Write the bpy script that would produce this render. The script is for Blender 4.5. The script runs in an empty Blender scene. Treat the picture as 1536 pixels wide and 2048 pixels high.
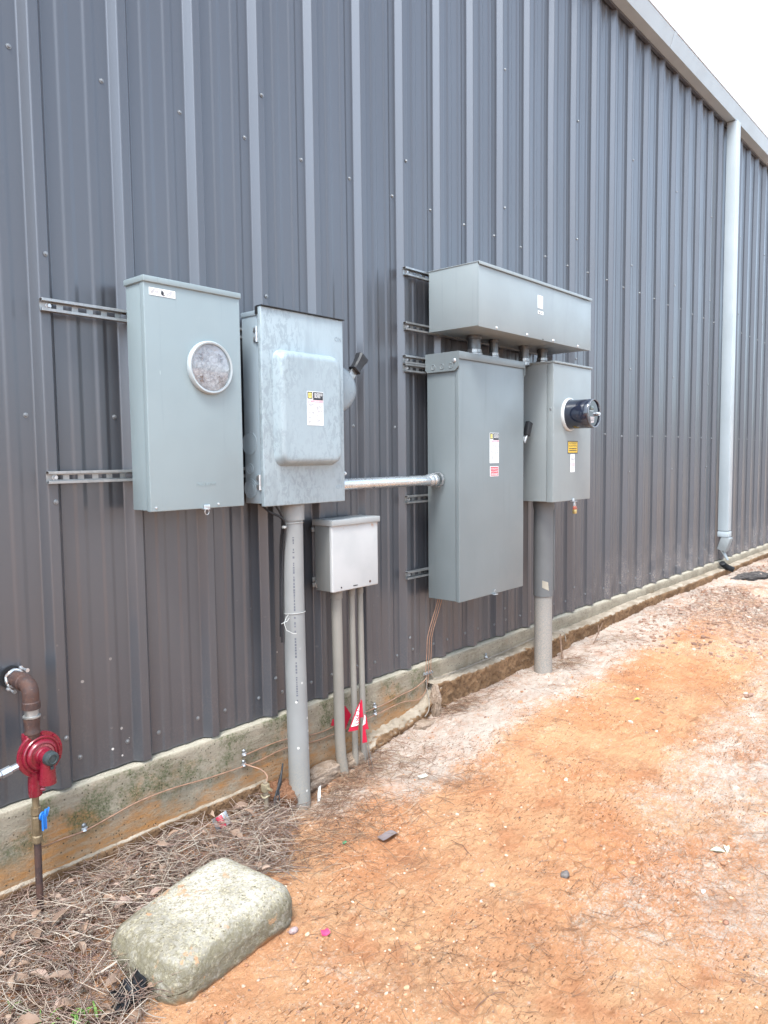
import bpy, bmesh, math, random
import numpy as np
from mathutils import Vector, Matrix

random.seed(7)
RNG = np.random.default_rng(11)
S = bpy.context.scene
COL = S.collection

# ------------------------------------------------------------------ camera
cam_d = bpy.data.cameras.new("camera")
cam_d.sensor_fit = 'VERTICAL'
cam_d.sensor_height = 36.0
cam_d.lens = 1478.0 / 2048.0 * 36.0
cam_d.clip_start = 0.05
cam_d.clip_end = 2000.0
cam = bpy.data.objects.new("camera", cam_d)
COL.objects.link(cam)
cam.matrix_world = Matrix(((0.6606, 0.0628, -0.7481, 0.0),
                           (-0.7507, 0.0408, -0.6594, -2.453),
                           (-0.0109, 0.9972, 0.0742, 1.45),
                           (0, 0, 0, 1)))
S.camera = cam

# ------------------------------------------------------------------ sky, sun, exposure
SUN_EL, SUN_AZ = 61.0, 238.0        # azimuth measured like a compass with +y as north
world = bpy.data.worlds.new("World")
S.world = world
world.use_nodes = True
wn = world.node_tree
wn.nodes.clear()
w_out = wn.nodes.new('ShaderNodeOutputWorld')
w_bg = wn.nodes.new('ShaderNodeBackground')
w_sky = wn.nodes.new('ShaderNodeTexSky')
w_sky.sky_type = 'NISHITA'
w_sky.sun_disc = False
w_sky.sun_elevation = math.radians(SUN_EL)
w_sky.sun_rotation = math.radians(SUN_AZ)
w_sky.air_density = 1.0
w_sky.dust_density = 3.0
w_hs = wn.nodes.new('ShaderNodeHueSaturation')     # overcast: most of the blue washed out
w_hs.inputs['Saturation'].default_value = 0.38
w_hs.inputs['Value'].default_value = 1.0
w_bg.inputs['Strength'].default_value = 0.15
wn.links.new(w_sky.outputs[0], w_hs.inputs['Color'])
w_tint = wn.nodes.new('ShaderNodeMix')              # cool daylight of the photograph's white balance
w_tint.data_type = 'RGBA'
w_tint.blend_type = 'MULTIPLY'
w_tint.inputs[0].default_value = 1.0
w_tint.inputs[7].default_value = (0.885, 1.01, 1.11, 1.0)
wn.links.new(w_hs.outputs[0], w_tint.inputs[6])
w_co = wn.nodes.new('ShaderNodeTexCoord')           # added gain brightens the sky toward both wall ends, lighting ribs and side faces
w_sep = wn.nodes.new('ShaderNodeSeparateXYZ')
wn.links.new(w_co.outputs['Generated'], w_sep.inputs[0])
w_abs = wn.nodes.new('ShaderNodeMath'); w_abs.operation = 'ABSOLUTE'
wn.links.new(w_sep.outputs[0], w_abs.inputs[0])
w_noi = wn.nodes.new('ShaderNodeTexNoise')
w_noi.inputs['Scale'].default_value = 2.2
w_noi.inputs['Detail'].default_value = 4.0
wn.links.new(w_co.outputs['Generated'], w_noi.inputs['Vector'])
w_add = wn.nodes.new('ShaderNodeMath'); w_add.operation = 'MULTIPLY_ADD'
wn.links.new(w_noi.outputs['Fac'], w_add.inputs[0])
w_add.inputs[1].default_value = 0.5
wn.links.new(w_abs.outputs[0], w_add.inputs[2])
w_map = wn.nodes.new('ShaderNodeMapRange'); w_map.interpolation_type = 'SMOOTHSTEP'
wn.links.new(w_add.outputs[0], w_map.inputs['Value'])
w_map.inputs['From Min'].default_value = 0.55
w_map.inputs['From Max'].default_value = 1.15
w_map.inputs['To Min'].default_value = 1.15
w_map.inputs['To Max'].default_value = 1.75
w_gain = wn.nodes.new('ShaderNodeVectorMath'); w_gain.operation = 'SCALE'
wn.links.new(w_tint.outputs[2], w_gain.inputs[0])
wn.links.new(w_map.outputs[0], w_gain.inputs['Scale'])
wn.links.new(w_gain.outputs[0], w_bg.inputs['Color'])
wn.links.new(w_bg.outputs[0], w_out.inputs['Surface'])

sun_d = bpy.data.lights.new("sun", 'SUN')
sun_d.energy = 1.55
sun_d.angle = math.radians(15.0)
sun_d.color = (1.0, 0.965, 0.91)
sun = bpy.data.objects.new("sun", sun_d)
COL.objects.link(sun)
_el, _az = math.radians(SUN_EL), math.radians(SUN_AZ)
_to = Vector((math.sin(_az) * math.cos(_el), math.cos(_az) * math.cos(_el), math.sin(_el)))
sun.rotation_euler = _to.to_track_quat('Z', 'Y').to_euler()

S.view_settings.view_transform = 'Standard'
S.view_settings.look = 'None'
S.view_settings.gamma = 1.0
S.view_settings.exposure = 1.25
S.render.resolution_x, S.render.resolution_y = 768, 1024
S.cycles.max_bounces = 8
S.cycles.transparent_max_bounces = 12

# ------------------------------------------------------------------ node helpers
class NT:
    """small wrapper around one material's node tree"""
    def __init__(self, name):
        self.m = bpy.data.materials.new(name)
        self.m.use_nodes = True
        self.t = self.m.node_tree
        self.t.nodes.clear()
        self.out = self.t.nodes.new('ShaderNodeOutputMaterial')
        self.p = self.t.nodes.new('ShaderNodeBsdfPrincipled')
        self.t.links.new(self.p.outputs[0], self.out.inputs['Surface'])
        self.co = None
    def n(self, kind, **kw):
        nd = self.t.nodes.new(kind)
        for k, v in kw.items():
            setattr(nd, k, v)
        return nd
    def put(self, sock, v):
        if hasattr(v, 'is_output') or isinstance(v, bpy.types.NodeSocket):
            self.t.links.new(v, sock)
        else:
            if isinstance(v, (tuple, list)) and len(v) == 3 and sock.type == 'RGBA':
                v = (*v, 1.0)
            sock.default_value = v
    def coord(self):
        if self.co is None:
            g = self.n('ShaderNodeNewGeometry')
            self.co = g.outputs['Position']
            self.geo = g
        return self.co
    def mapped(self, scale=(1, 1, 1), rot=(0, 0, 0), loc=(0, 0, 0)):
        mp = self.n('ShaderNodeMapping')
        self.t.links.new(self.coord(), mp.inputs['Vector'])
        mp.inputs['Scale'].default_value = scale
        mp.inputs['Rotation'].default_value = rot
        mp.inputs['Location'].default_value = loc
        return mp.outputs[0]
    def noise(self, scale, detail=4.0, rough=0.55, vec=None, dist=0.0):
        nd = self.n('ShaderNodeTexNoise')
        self.t.links.new(vec if vec is not None else self.coord(), nd.inputs['Vector'])
        nd.inputs['Scale'].default_value = scale
        nd.inputs['Detail'].default_value = detail
        nd.inputs['Roughness'].default_value = rough
        nd.inputs['Distortion'].default_value = dist
        return nd.outputs['Fac']
    def voro(self, scale, feature='F1', vec=None, rand=1.0):
        nd = self.n('ShaderNodeTexVoronoi', feature=feature)
        self.t.links.new(vec if vec is not None else self.coord(), nd.inputs['Vector'])
        nd.inputs['Scale'].default_value = scale
        nd.inputs['Randomness'].default_value = rand
        return nd
    def ramp(self, fac, lo, hi, a=0.0, b=1.0):
        nd = self.n('ShaderNodeMapRange', interpolation_type='SMOOTHSTEP')
        self.put(nd.inputs['Value'], fac)
        nd.inputs['From Min'].default_value = lo
        nd.inputs['From Max'].default_value = hi
        nd.inputs['To Min'].default_value = a
        nd.inputs['To Max'].default_value = b
        return nd.outputs[0]
    def math(self, op, a, b=0.0):
        nd = self.n('ShaderNodeMath', operation=op)
        self.put(nd.inputs[0], a)
        self.put(nd.inputs[1], b)
        return nd.outputs[0]
    def mix(self, fac, a, b):
        nd = self.n('ShaderNodeMix', data_type='RGBA')
        self.put(nd.inputs[0], fac)
        self.put(nd.inputs[6], a)
        self.put(nd.inputs[7], b)
        return nd.outputs[2]
    def attr(self, name):
        nd = self.n('ShaderNodeAttribute')
        nd.attribute_name = name
        return nd.outputs['Fac']
    def sep(self):
        nd = self.n('ShaderNodeSeparateXYZ')
        self.t.links.new(self.coord(), nd.inputs[0])
        return nd.outputs
    def bump(self, h, strength=0.3, dist=0.01):
        nd = self.n('ShaderNodeBump')
        nd.inputs['Strength'].default_value = strength
        nd.inputs['Distance'].default_value = dist
        self.t.links.new(h, nd.inputs['Height'])
        self.t.links.new(nd.outputs[0], self.p.inputs['Normal'])
    def set(self, **kw):
        names = dict(color='Base Color', rough='Roughness', metal='Metallic', spec='Specular IOR Level',
                     coat='Coat Weight', coatrough='Coat Roughness', trans='Transmission Weight', alpha='Alpha')
        for k, v in kw.items():
            self.put(self.p.inputs[names[k]], v)
        return self

def simple(name, color, rough=0.5, metal=0.0, var=0.12, scale=9.0, spec=0.5, bump=0.0, bscale=60.0, coat=0.0):
    t = NT(name)
    f = t.noise(scale, 5.0, 0.6)
    a = tuple(c * (1 - var) for c in color)
    b = tuple(min(1.0, c * (1 + var)) for c in color)
    t.set(color=t.mix(t.ramp(f, 0.3, 0.7), a, b), metal=metal, spec=spec, coat=coat,
          rough=t.ramp(t.noise(scale * 2.3, 4.0), 0.3, 0.7, max(0.02, rough - 0.06), min(1.0, rough + 0.06)))
    if bump:
        t.bump(t.noise(bscale, 4.0), bump, 0.004)
    return t.m

# ------------------------------------------------------------------ materials
def mat_siding():
    t = NT('charcoal_siding_paint')
    x, y, z = t.sep()
    streak = t.noise(1.0, 3.0, 0.5, t.mapped((2, 2, 0.35)))
    base = t.mix(t.ramp(streak, 0.3, 0.7), (0.096, 0.102, 0.117), (0.104, 0.110, 0.125))
    # splashed soil on the lowest part, thicker along the far half
    n1 = t.noise(130.0, 3.0, 0.7)
    n2 = t.noise(7.0, 3.0, 0.6)
    hgt = t.ramp(z, 0.34, 0.85, 1.0, 0.0)
    far = t.ramp(x, 4.3, 6.0, 0.10, 1.0)
    fac = t.math('MULTIPLY', t.math('MULTIPLY', hgt, far), t.ramp(n2, 0.3, 0.65))
    fac = t.math('MULTIPLY', fac, t.ramp(n1, 0.45, 0.62))
    base = t.mix(t.math('MULTIPLY', fac, 0.75), base, (0.36, 0.29, 0.245))
    # small pale splatter spots on the near lower panels
    v = t.voro(30.0, 'F1', t.mapped((1, 0.25, 1)))
    vn = t.n('ShaderNodeSeparateColor')
    t.t.links.new(v.outputs['Color'], vn.inputs[0])
    pick = t.math('GREATER_THAN', vn.outputs[0], 0.66)
    size = t.math('MULTIPLY', vn.outputs[1], 0.16)
    dot = t.math('LESS_THAN', v.outputs['Distance'], size)
    low = t.math('MULTIPLY', t.ramp(z, 0.3, 0.95, 1.0, 0.0), t.ramp(x, 2.0, 3.4, 1.0, 0.0))
    patch = t.ramp(t.noise(3.5, 2.0), 0.46, 0.58)
    dots = t.math('MULTIPLY', t.math('MULTIPLY', pick, dot), t.math('MULTIPLY', low, patch))
    base = t.mix(dots, base, (0.62, 0.60, 0.57))
    ro = t.math('ADD', t.ramp(t.noise(1.2, 2.0, 0.5), 0.3, 0.7, 0.31, 0.38), t.math('MULTIPLY', fac, 0.35))
    t.set(color=base, rough=ro, spec=0.8, metal=t.math('MULTIPLY', t.math('SUBTRACT', 1.0, t.math('MAXIMUM', fac, dots)), 0.55), coat=0.15, coatrough=0.14)
    return t.m

def mat_enclosure(name, color, rough=0.42, dusty=0.0, scratches=0.0):
    t = NT(name)
    x, y, z = t.sep()
    f = t.noise(2.5, 4.0, 0.55)
    a = tuple(c * 0.94 for c in color)
    b = tuple(c * 1.05 for c in color)
    c = t.mix(t.ramp(f, 0.3, 0.7), a, b)
    if dusty:
        d1 = t.noise(1.0, 6.0, 0.72, t.mapped((44, 44, 24), rot=(0, 0.35, 0)), 0.5)
        d2 = t.noise(3.0, 3.0)
        d3 = t.noise(1.0, 4.0, 0.6, t.mapped((9, 9, 2.5)))
        m = t.math('MULTIPLY', t.ramp(d1, 0.47, 0.57), t.ramp(d2, 0.30, 0.6))
        m = t.math('MAXIMUM', m, t.math('MULTIPLY', t.ramp(d3, 0.52, 0.7), 0.8))
        c = t.mix(t.math('MULTIPLY', m, dusty), c, tuple(k * 0.62 for k in color))
        r = t.math('ADD', rough, t.math('MULTIPLY', m, -0.10))
    else:
        r = t.ramp(t.noise(6.0, 4.0), 0.3, 0.7, rough - 0.05, rough + 0.07)
    if scratches:
        sc = t.noise(1.0, 2.0, 0.5, t.mapped((90, 90, 7), rot=(0, 0.5, 0)))
        c = t.mix(t.math('MULTIPLY', t.ramp(sc, 0.74, 0.78), scratches), c, tuple(min(1, k * 1.5) for k in color))
    t.set(color=c, rough=r, spec=0.5)
    scuff = t.math('MULTIPLY', t.ramp(t.noise(1.0, 3.0, 0.6, t.mapped((60, 60, 16), rot=(0, 0.6, 0))), 0.70, 0.76), t.ramp(t.noise(4.0, 2.0), 0.5, 0.62))
    c2 = t.mix(t.math('MULTIPLY', scuff, 0.5), c, tuple(min(1, k * 1.45) for k in color))
    drip = t.math('MULTIPLY', t.ramp(t.noise(1.0, 4.0, 0.6, t.mapped((34, 34, 1.6))), 0.56, 0.74), 0.17)
    t.set(color=t.mix(drip, c2, tuple(k * 0.55 for k in color)))
    t.bump(t.math('ADD', t.math('MULTIPLY', t.noise(420.0, 2.0), 0.02), t.noise(3.2, 2.0)), 0.16, 0.02)
    return t.m

def mat_concrete():
    t = NT('weathered_concrete')
    x, y, z = t.sep()
    nz = t.n('ShaderNodeSeparateXYZ')
    t.t.links.new(t.geo.outputs['Normal'], nz.inputs[0])
    f = t.noise(5.0, 6.0, 0.7)
    fine = t.noise(110.0, 5.0, 0.75)
    grain = t.noise(1.0, 4.0, 0.7, t.mapped((14, 40, 70)))
    c = t.mix(t.ramp(f, 0.3, 0.7), (0.190, 0.155, 0.112), (0.300, 0.255, 0.195))
    c = t.mix(t.ramp(grain, 0.45, 0.7, 0.0, 0.55), c, (0.335, 0.300, 0.225))
    c = t.mix(t.ramp(fine, 0.52, 0.68, 0.0, 0.55), c, (0.150, 0.125, 0.085))
    # iron-red soil stain soaked up from below, in patches
    lim = t.math('ADD', z, t.math('MULTIPLY', t.math('SUBTRACT', t.noise(3.0, 6.0, 0.74), 0.5), -0.75))
    st = t.math('MULTIPLY', t.ramp(lim, 0.10, 0.27, 1.0, 0.0), t.ramp(x, 3.0, 3.2, 1.0, 0.30))
    st = t.math('MULTIPLY', st, t.ramp(grain, 0.30, 0.62, 1.0, 0.45))
    c = t.mix(t.math('MULTIPLY', st, 0.92), c, (0.370, 0.165, 0.050))
    # algae on the near left run
    al = t.math('MULTIPLY', t.ramp(t.noise(7.0, 6.0, 0.75), 0.46, 0.60), t.ramp(z, 0.12, 0.22))
    al = t.math('MULTIPLY', al, t.ramp(x, 2.9, 3.3, 1.0, 0.03))
    al = t.math('MULTIPLY', al, t.ramp(fine, 0.34, 0.60, 0.15, 1.0))
    c = t.mix(t.math('MULTIPLY', al, 0.9), c, (0.070, 0.082, 0.036))
    v = t.voro(95.0)
    vs = t.n('ShaderNodeSeparateColor')
    t.t.links.new(v.outputs['Color'], vs.inputs[0])
    hole = t.math('MULTIPLY', t.math('LESS_THAN', v.outputs['Distance'], 0.28), t.math('GREATER_THAN', vs.outputs[0], 0.84))
    c = t.mix(t.math('MULTIPLY', hole, 0.8), c, (0.050, 0.040, 0.028))
    # dust lies on the narrow top edge
    c = t.mix(t.ramp(nz.outputs[2], 0.55, 0.9, 0.0, 0.7), c, (0.420, 0.380, 0.305))
    t.set(color=c, rough=0.92, spec=0.25)
    h = t.math('ADD', t.math('MULTIPLY', fine, 0.8), t.math('ADD', t.noise(16.0, 5.0), t.math('MULTIPLY', hole, -0.8)))
    t.bump(h, 0.6, 0.010)
    return t.m

def mat_footing():
    t = NT('soil_stained_footing')
    g = None
    x, y, z = t.sep()
    nz = t.n('ShaderNodeSeparateXYZ')
    t.t.links.new(t.geo.outputs['Normal'], nz.inputs[0])
    fine = t.noise(60.0, 5.0, 0.7)
    soil = t.mix(t.ramp(t.noise(7.0, 5.0), 0.3, 0.7), (0.160, 0.092, 0.048), (0.296, 0.176, 0.096))
    soil = t.mix(t.ramp(fine, 0.5, 0.62), soil, (0.120, 0.068, 0.040))
    top = t.mix(t.ramp(t.noise(9.0, 5.0), 0.3, 0.7), (0.25, 0.20, 0.145), (0.40, 0.335, 0.265))
    up = t.ramp(t.math('ADD', nz.outputs[2], t.math('MULTIPLY', t.math('SUBTRACT', fine, 0.5), 0.9)), 0.35, 0.7)
    t.set(color=t.mix(up, soil, top), rough=0.95, spec=0.2)
    t.bump(t.math('ADD', fine, t.noise(18.0, 4.0)), 0.7, 0.015)
    return t.m

def mat_ground():
    t = NT('clay_and_sand')
    sand = t.attr('sand')
    dark = t.attr('dark')
    rotd = (0, 0, math.radians(-22))
    big = t.noise(1.7, 5.0, 0.6)
    mid = t.noise(14.0, 6.0, 0.72)
    fine = t.noise(120.0, 5.0, 0.8)
    strk = t.noise(1.0, 5.0, 0.7, t.mapped((9, 50, 20), rot=rotd))
    dash = t.noise(1.0, 3.0, 0.65, t.mapped((38, 150, 60), rot=rotd))
    clay = t.mix(t.ramp(big, 0.32, 0.68), (0.580, 0.262, 0.125), (0.660, 0.370, 0.200))
    clay = t.mix(t.ramp(strk, 0.50, 0.74, 0.0, 0.7), clay, (0.500, 0.225, 0.100))
    clay = t.mix(t.ramp(mid, 0.54, 0.72, 0.0, 0.75), clay, (0.700, 0.485, 0.300))
    pale = t.mix(t.ramp(mid, 0.3, 0.7), (0.500, 0.372, 0.300), (0.640, 0.545, 0.465))
    k = t.math('ADD', sand, t.math('MULTIPLY', t.math('SUBTRACT', mid, 0.5), 1.3))
    k = t.math('ADD', k, t.math('MULTIPLY', t.math('SUBTRACT', fine, 0.5), 2.6))
    c = t.mix(t.ramp(k, 0.20, 0.95), clay, pale)
    c = t.mix(t.math('MULTIPLY', t.ramp(fine, 0.56, 0.64), t.ramp(t.noise(2.6, 4.0, 0.6), 0.40, 0.60, 0.15, 0.85)), c, (0.70, 0.59, 0.47))
    c = t.mix(t.ramp(fine, 0.32, 0.42, 0.70, 0.0), c, (0.300, 0.150, 0.085))
    c = t.mix(t.math('MULTIPLY', t.ramp(dash, 0.585, 0.65), t.ramp(t.noise(3.1, 3.0), 0.42, 0.58, 0.15, 1.0)), c, (0.170, 0.080, 0.042))
    red = t.math('MULTIPLY', t.ramp(t.noise(3.7, 5.0, 0.7), 0.52, 0.68), t.ramp(sand, 0.6, 0.2, 0.35, 0.8))
    c = t.mix(red, c, (0.500, 0.220, 0.108))
    dk = t.math('MULTIPLY', dark, t.ramp(t.noise(45.0, 5.0, 0.7), 0.40, 0.60))
    c = t.mix(t.math('MULTIPLY', dk, 0.85), c, (0.120, 0.072, 0.052))
    t.set(color=c, rough=0.96, spec=0.15)
    h = t.math('ADD', t.math('MULTIPLY', fine, 1.1), t.math('ADD', t.math('MULTIPLY', mid, 0.5), t.math('MULTIPLY', strk, 0.6)))
    h = t.math('ADD', h, t.math('MULTIPLY', dash, -0.5))
    t.bump(h, 1.0, 0.012)
    return t.m

def mat_rock():
    t = NT('mossy_aggregate_concrete')
    x, y, z = t.sep()
    v = t.voro(190.0)
    vs = t.n('ShaderNodeSeparateColor')
    t.t.links.new(v.outputs['Color'], vs.inputs[0])
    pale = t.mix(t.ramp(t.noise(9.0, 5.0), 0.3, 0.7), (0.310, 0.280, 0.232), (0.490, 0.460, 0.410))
    agg = t.mix(t.ramp(vs.outputs[0], 0.2, 0.9), (0.212, 0.178, 0.111), (0.527, 0.468, 0.323))
    c = t.mix(t.ramp(t.noise(75.0, 4.0, 0.75), 0.40, 0.60, 0.0, 0.75), pale, agg)
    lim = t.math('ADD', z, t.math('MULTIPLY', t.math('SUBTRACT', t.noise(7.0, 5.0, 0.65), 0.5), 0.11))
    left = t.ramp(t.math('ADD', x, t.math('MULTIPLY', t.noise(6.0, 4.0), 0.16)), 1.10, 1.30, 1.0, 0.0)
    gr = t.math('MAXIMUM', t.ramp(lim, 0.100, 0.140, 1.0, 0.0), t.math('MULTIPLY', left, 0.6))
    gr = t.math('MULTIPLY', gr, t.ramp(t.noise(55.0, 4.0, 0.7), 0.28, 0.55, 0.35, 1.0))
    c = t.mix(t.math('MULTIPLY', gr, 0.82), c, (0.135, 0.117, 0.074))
    so = t.math('MULTIPLY', t.ramp(t.noise(17.0, 4.0, 0.6), 0.60, 0.66), t.ramp(t.noise(5.0, 2.0), 0.42, 0.6))
    c = t.mix(t.math('MULTIPLY', so, 0.75), c, (0.442, 0.246, 0.128))
    foot = t.ramp(lim, 0.0, 0.03, 1.0, 0.0)
    c = t.mix(t.math('MULTIPLY', foot, 0.8), c, (0.357, 0.170, 0.068))
    t.set(color=c, rough=0.95, spec=0.2)
    pv = t.voro(75.0)
    ps = t.n('ShaderNodeSeparateColor')
    t.t.links.new(pv.outputs['Color'], ps.inputs[0])
    pit = t.math('MULTIPLY', t.math('LESS_THAN', pv.outputs['Distance'], 0.22), t.math('GREATER_THAN', ps.outputs[0], 0.85))
    t.set(color=t.mix(t.math('MULTIPLY', pit, 0.75), c, (0.085, 0.070, 0.045)))
    h = t.math('ADD', t.math('MULTIPLY', pit, -1.2), t.math('MULTIPLY', v.outputs['Distance'], -0.35))
    h = t.math('ADD', h, t.math('ADD', t.noise(170.0, 4.0, 0.7), t.noise(45.0, 5.0, 0.7)))
    t.bump(h, 0.55, 0.008)
    return t.m

def mat_islands(name, cols, rough=0.8):
    """every loose strand or flake of one mesh gets its own tone"""
    t = NT(name)
    t.coord()
    r = t.geo.outputs['Random Per Island']
    nd = t.n('ShaderNodeValToRGB')
    t.t.links.new(r, nd.inputs[0])
    e = nd.color_ramp.elements
    while len(e) < len(cols):
        e.new(0.5)
    for i, c in enumerate(cols):
        e[i].position = i / max(1, len(cols) - 1)
        e[i].color = (*c, 1)
    t.set(color=nd.outputs[0], rough=rough, spec=0.3)
    return t.m

def mat_rust():
    t = NT('rusted_black_iron')
    f = t.noise(28.0, 6.0, 0.7)
    g = t.noise(120.0, 4.0, 0.7)
    c = t.mix(t.ramp(f, 0.35, 0.65), (0.048, 0.031, 0.030), (0.090, 0.044, 0.032))
    c = t.mix(t.ramp(g, 0.60, 0.72, 0.0, 0.6), c, (0.20, 0.15, 0.13))
    t.set(color=c, rough=t.ramp(f, 0.3, 0.7, 0.5, 0.85), metal=0.15)
    t.bump(g, 0.4, 0.003)
    return t.m

def mat_glass():
    t = NT('clear_meter_glass')
    fr = t.n('ShaderNodeFresnel')
    fr.inputs['IOR'].default_value = 1.5
    tr = t.n('ShaderNodeBsdfTransparent')
    gl = t.n('ShaderNodeBsdfGlossy')
    gl.inputs['Roughness'].default_value = 0.03
    mx = t.n('ShaderNodeMixShader')
    t.coord()
    t.t.links.new(t.math('MULTIPLY', t.math('MULTIPLY', fr.outputs[0], 2.2), t.math('SUBTRACT', 1.0, t.geo.outputs['Backfacing'])), mx.inputs[0])
    t.t.links.new(tr.outputs[0], mx.inputs[1])
    t.t.links.new(gl.outputs[0], mx.inputs[2])
    t.t.links.new(mx.outputs[0], t.out.inputs['Surface'])
    return t.m

def mat_pvc(name, col, dirt_top, dirt=(0.47, 0.38, 0.30), spots=0.0):
    t = NT(name)
    x, y, z = t.sep()
    c = t.mix(t.ramp(t.noise(5.0, 4.0), 0.3, 0.7), tuple(k * 0.93 for k in col), tuple(k * 1.06 for k in col))
    d = t.math('MULTIPLY', t.ramp(z, 0.0, dirt_top, 1.0, 0.0), t.ramp(t.noise(150.0, 4.0, 0.7), 0.38, 0.62, 0.2, 1.0))
    c = t.mix(t.math('MULTIPLY', d, 0.8), c, dirt)
    if spots:
        v = t.voro(38.0)
        vs = t.n('ShaderNodeSeparateColor')
        t.t.links.new(v.outputs['Color'], vs.inputs[0])
        sp = t.math('MULTIPLY', t.math('LESS_THAN', v.outputs['Distance'], 0.2), t.math('GREATER_THAN', vs.outputs[0], 0.83))
        sp = t.math('MULTIPLY', sp, t.ramp(z, 0.3, 0.75, 1.0, 0.0))
        c = t.mix(t.math('MULTIPLY', sp, spots), c, (0.62, 0.60, 0.56))
    t.set(color=c, rough=0.55, spec=0.4)
    t.bump(t.noise(200.0, 3.0), 0.08, 0.002)
    return t.m

def mat_jbox():
    t = NT('aged_pale_enclosure_paint')
    x, y, z = t.sep()
    c = t.mix(t.ramp(t.noise(6.0, 4.0), 0.3, 0.7), (0.40, 0.405, 0.405), (0.45, 0.452, 0.45))
    edge = t.math('MULTIPLY', t.ramp(z, 1.112, 1.150), t.ramp(t.noise(20.0, 4.0), 0.52, 0.64))
    edge = t.math('MULTIPLY', edge, t.ramp(z, 1.151, 1.156, 1.0, 0.35))
    c = t.mix(t.math('MULTIPLY', edge, 0.8), c, (0.40, 0.19, 0.09))
    t.set(color=c, rough=0.62, spec=0.25)
    return t.m

def mat_galv(name, col=(0.62, 0.64, 0.66), rough=0.34):
    t = NT(name)
    v = t.voro(55.0)
    vs = t.n('ShaderNodeSeparateColor')
    t.t.links.new(v.outputs['Color'], vs.inputs[0])
    c = t.mix(vs.outputs[0], tuple(k * 0.88 for k in col), tuple(min(1, k * 1.08) for k in col))
    t.set(color=c, rough=t.ramp(t.noise(20.0, 4.0), 0.3, 0.7, rough - 0.07, rough + 0.1), metal=0.85)
    return t.m

MS = mat_siding()
M_TRIM = simple('pale_gutter_paint', (0.365, 0.415, 0.445), 0.35, 0, 0.05, 3.0)
M_ROOF = simple('pale_roof_sheet', (0.70, 0.71, 0.72), 0.4, 0.2, 0.05)
M_CONC = mat_concrete()
M_FOOT = mat_footing()
M_GROUND = mat_ground()
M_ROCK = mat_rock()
M_SCREW = simple('zinc_screw_head', (0.22, 0.23, 0.24), 0.40, 0.6, 0.15, 90)
M_ENC1 = mat_enclosure('light_grey_meter_cabinet_paint', (0.235, 0.290, 0.308), 0.38)
M_ENC2 = mat_enclosure('dusty_grey_switch_paint', (0.29, 0.352, 0.385), 0.40, 0.55)
M_ENC2S = mat_enclosure('grey_switch_box_paint', (0.25, 0.305, 0.345), 0.36)
M_ENC3 = mat_enclosure('mid_grey_wireway_paint', (0.245, 0.283, 0.296), 0.40)
M_ENC4 = mat_enclosure('steel_grey_panel_paint', (0.160, 0.186, 0.195), 0.36, 0.0, 0.15)
M_ENC5 = mat_enclosure('grey_meter_box_paint', (0.235, 0.262, 0.268), 0.40, 0.0, 0.2)
M_JBOX = mat_jbox()
M_GALV = mat_galv('galvanised_steel')
M_STRUT = mat_galv('galvanised_strut_steel', (0.36, 0.37, 0.375), 0.38)
M_DARKHOLE = simple('dark_recess', (0.012, 0.012, 0.014), 0.8)
M_BLACK = simple('black_plastic', (0.014, 0.015, 0.018), 0.55, 0, 0.2, 30)
M_METERBLK = simple('glossy_dark_meter_housing', (0.012, 0.016, 0.030), 0.08, 0, 0.1, 20, 0.6, 0, 60, 0.6)
M_GLASS = mat_glass()
M_WHITE = simple('white_sticker', (0.80, 0.81, 0.81), 0.45, 0, 0.03)
M_INK = simple('printed_black', (0.02, 0.022, 0.028), 0.5)
M_GREYINK = simple('printed_grey', (0.20, 0.205, 0.225), 0.6)
M_YELLOW = simple('warning_yellow', (0.78, 0.50, 0.035), 0.45, 0, 0.05)
M_LOGOY = simple('logo_yellow', (0.74, 0.66, 0.20), 0.45, 0, 0.05)
M_REDL = simple('sticker_red', (0.72, 0.07, 0.10), 0.45, 0, 0.06)
M_PINK = simple('sticker_pink', (0.78, 0.36, 0.42), 0.5, 0, 0.06)
M_PVCL = mat_pvc('grey_pvc_pipe', (0.232, 0.235, 0.232), 0.32, (0.300, 0.270, 0.225), 0.9)
M_PVCD = mat_pvc('dark_grey_pvc_sleeve', (0.116, 0.119, 0.122), 0.0)
M_PVCS = mat_pvc('sand_dusted_pvc_pipe', (0.191, 0.194, 0.191), 1.1, (0.375, 0.307, 0.247))
M_PVCJ = mat_pvc('weathered_tan_pvc_pipe', (0.215, 0.200, 0.177), 0.30, (0.300, 0.247, 0.195))
M_COPPER = simple('copper_wire', (0.33, 0.19, 0.125), 0.45, 0.3, 0.2, 40)
M_DULLCOP = simple('dulled_grey_wire', (0.26, 0.225, 0.19), 0.55, 0.3, 0.2, 40)
M_RUST = mat_rust()
M_GASRED = simple('gloss_red_regulator_paint', (0.180, 0.008, 0.022), 0.26, 0, 0.12, 25, 0.5, 0.05, 200, 0.4)
M_BLUE = simple('blue_valve_handle', (0.02, 0.17, 0.55), 0.45)
M_BRASS = simple('brass', (0.62, 0.47, 0.20), 0.3, 0.9, 0.1)
M_LOCKRED = simple('red_lock_band', (0.33, 0.09, 0.06), 0.45)
M_FLAG = simple('red_marker_flag_film', (0.46, 0.010, 0.04), 0.4, 0, 0.12, 12)
M_CORD = simple('white_tie', (0.42, 0.42, 0.40), 0.55)
M_SOILCLOD = mat_footing()
M_PLATE = None

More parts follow.
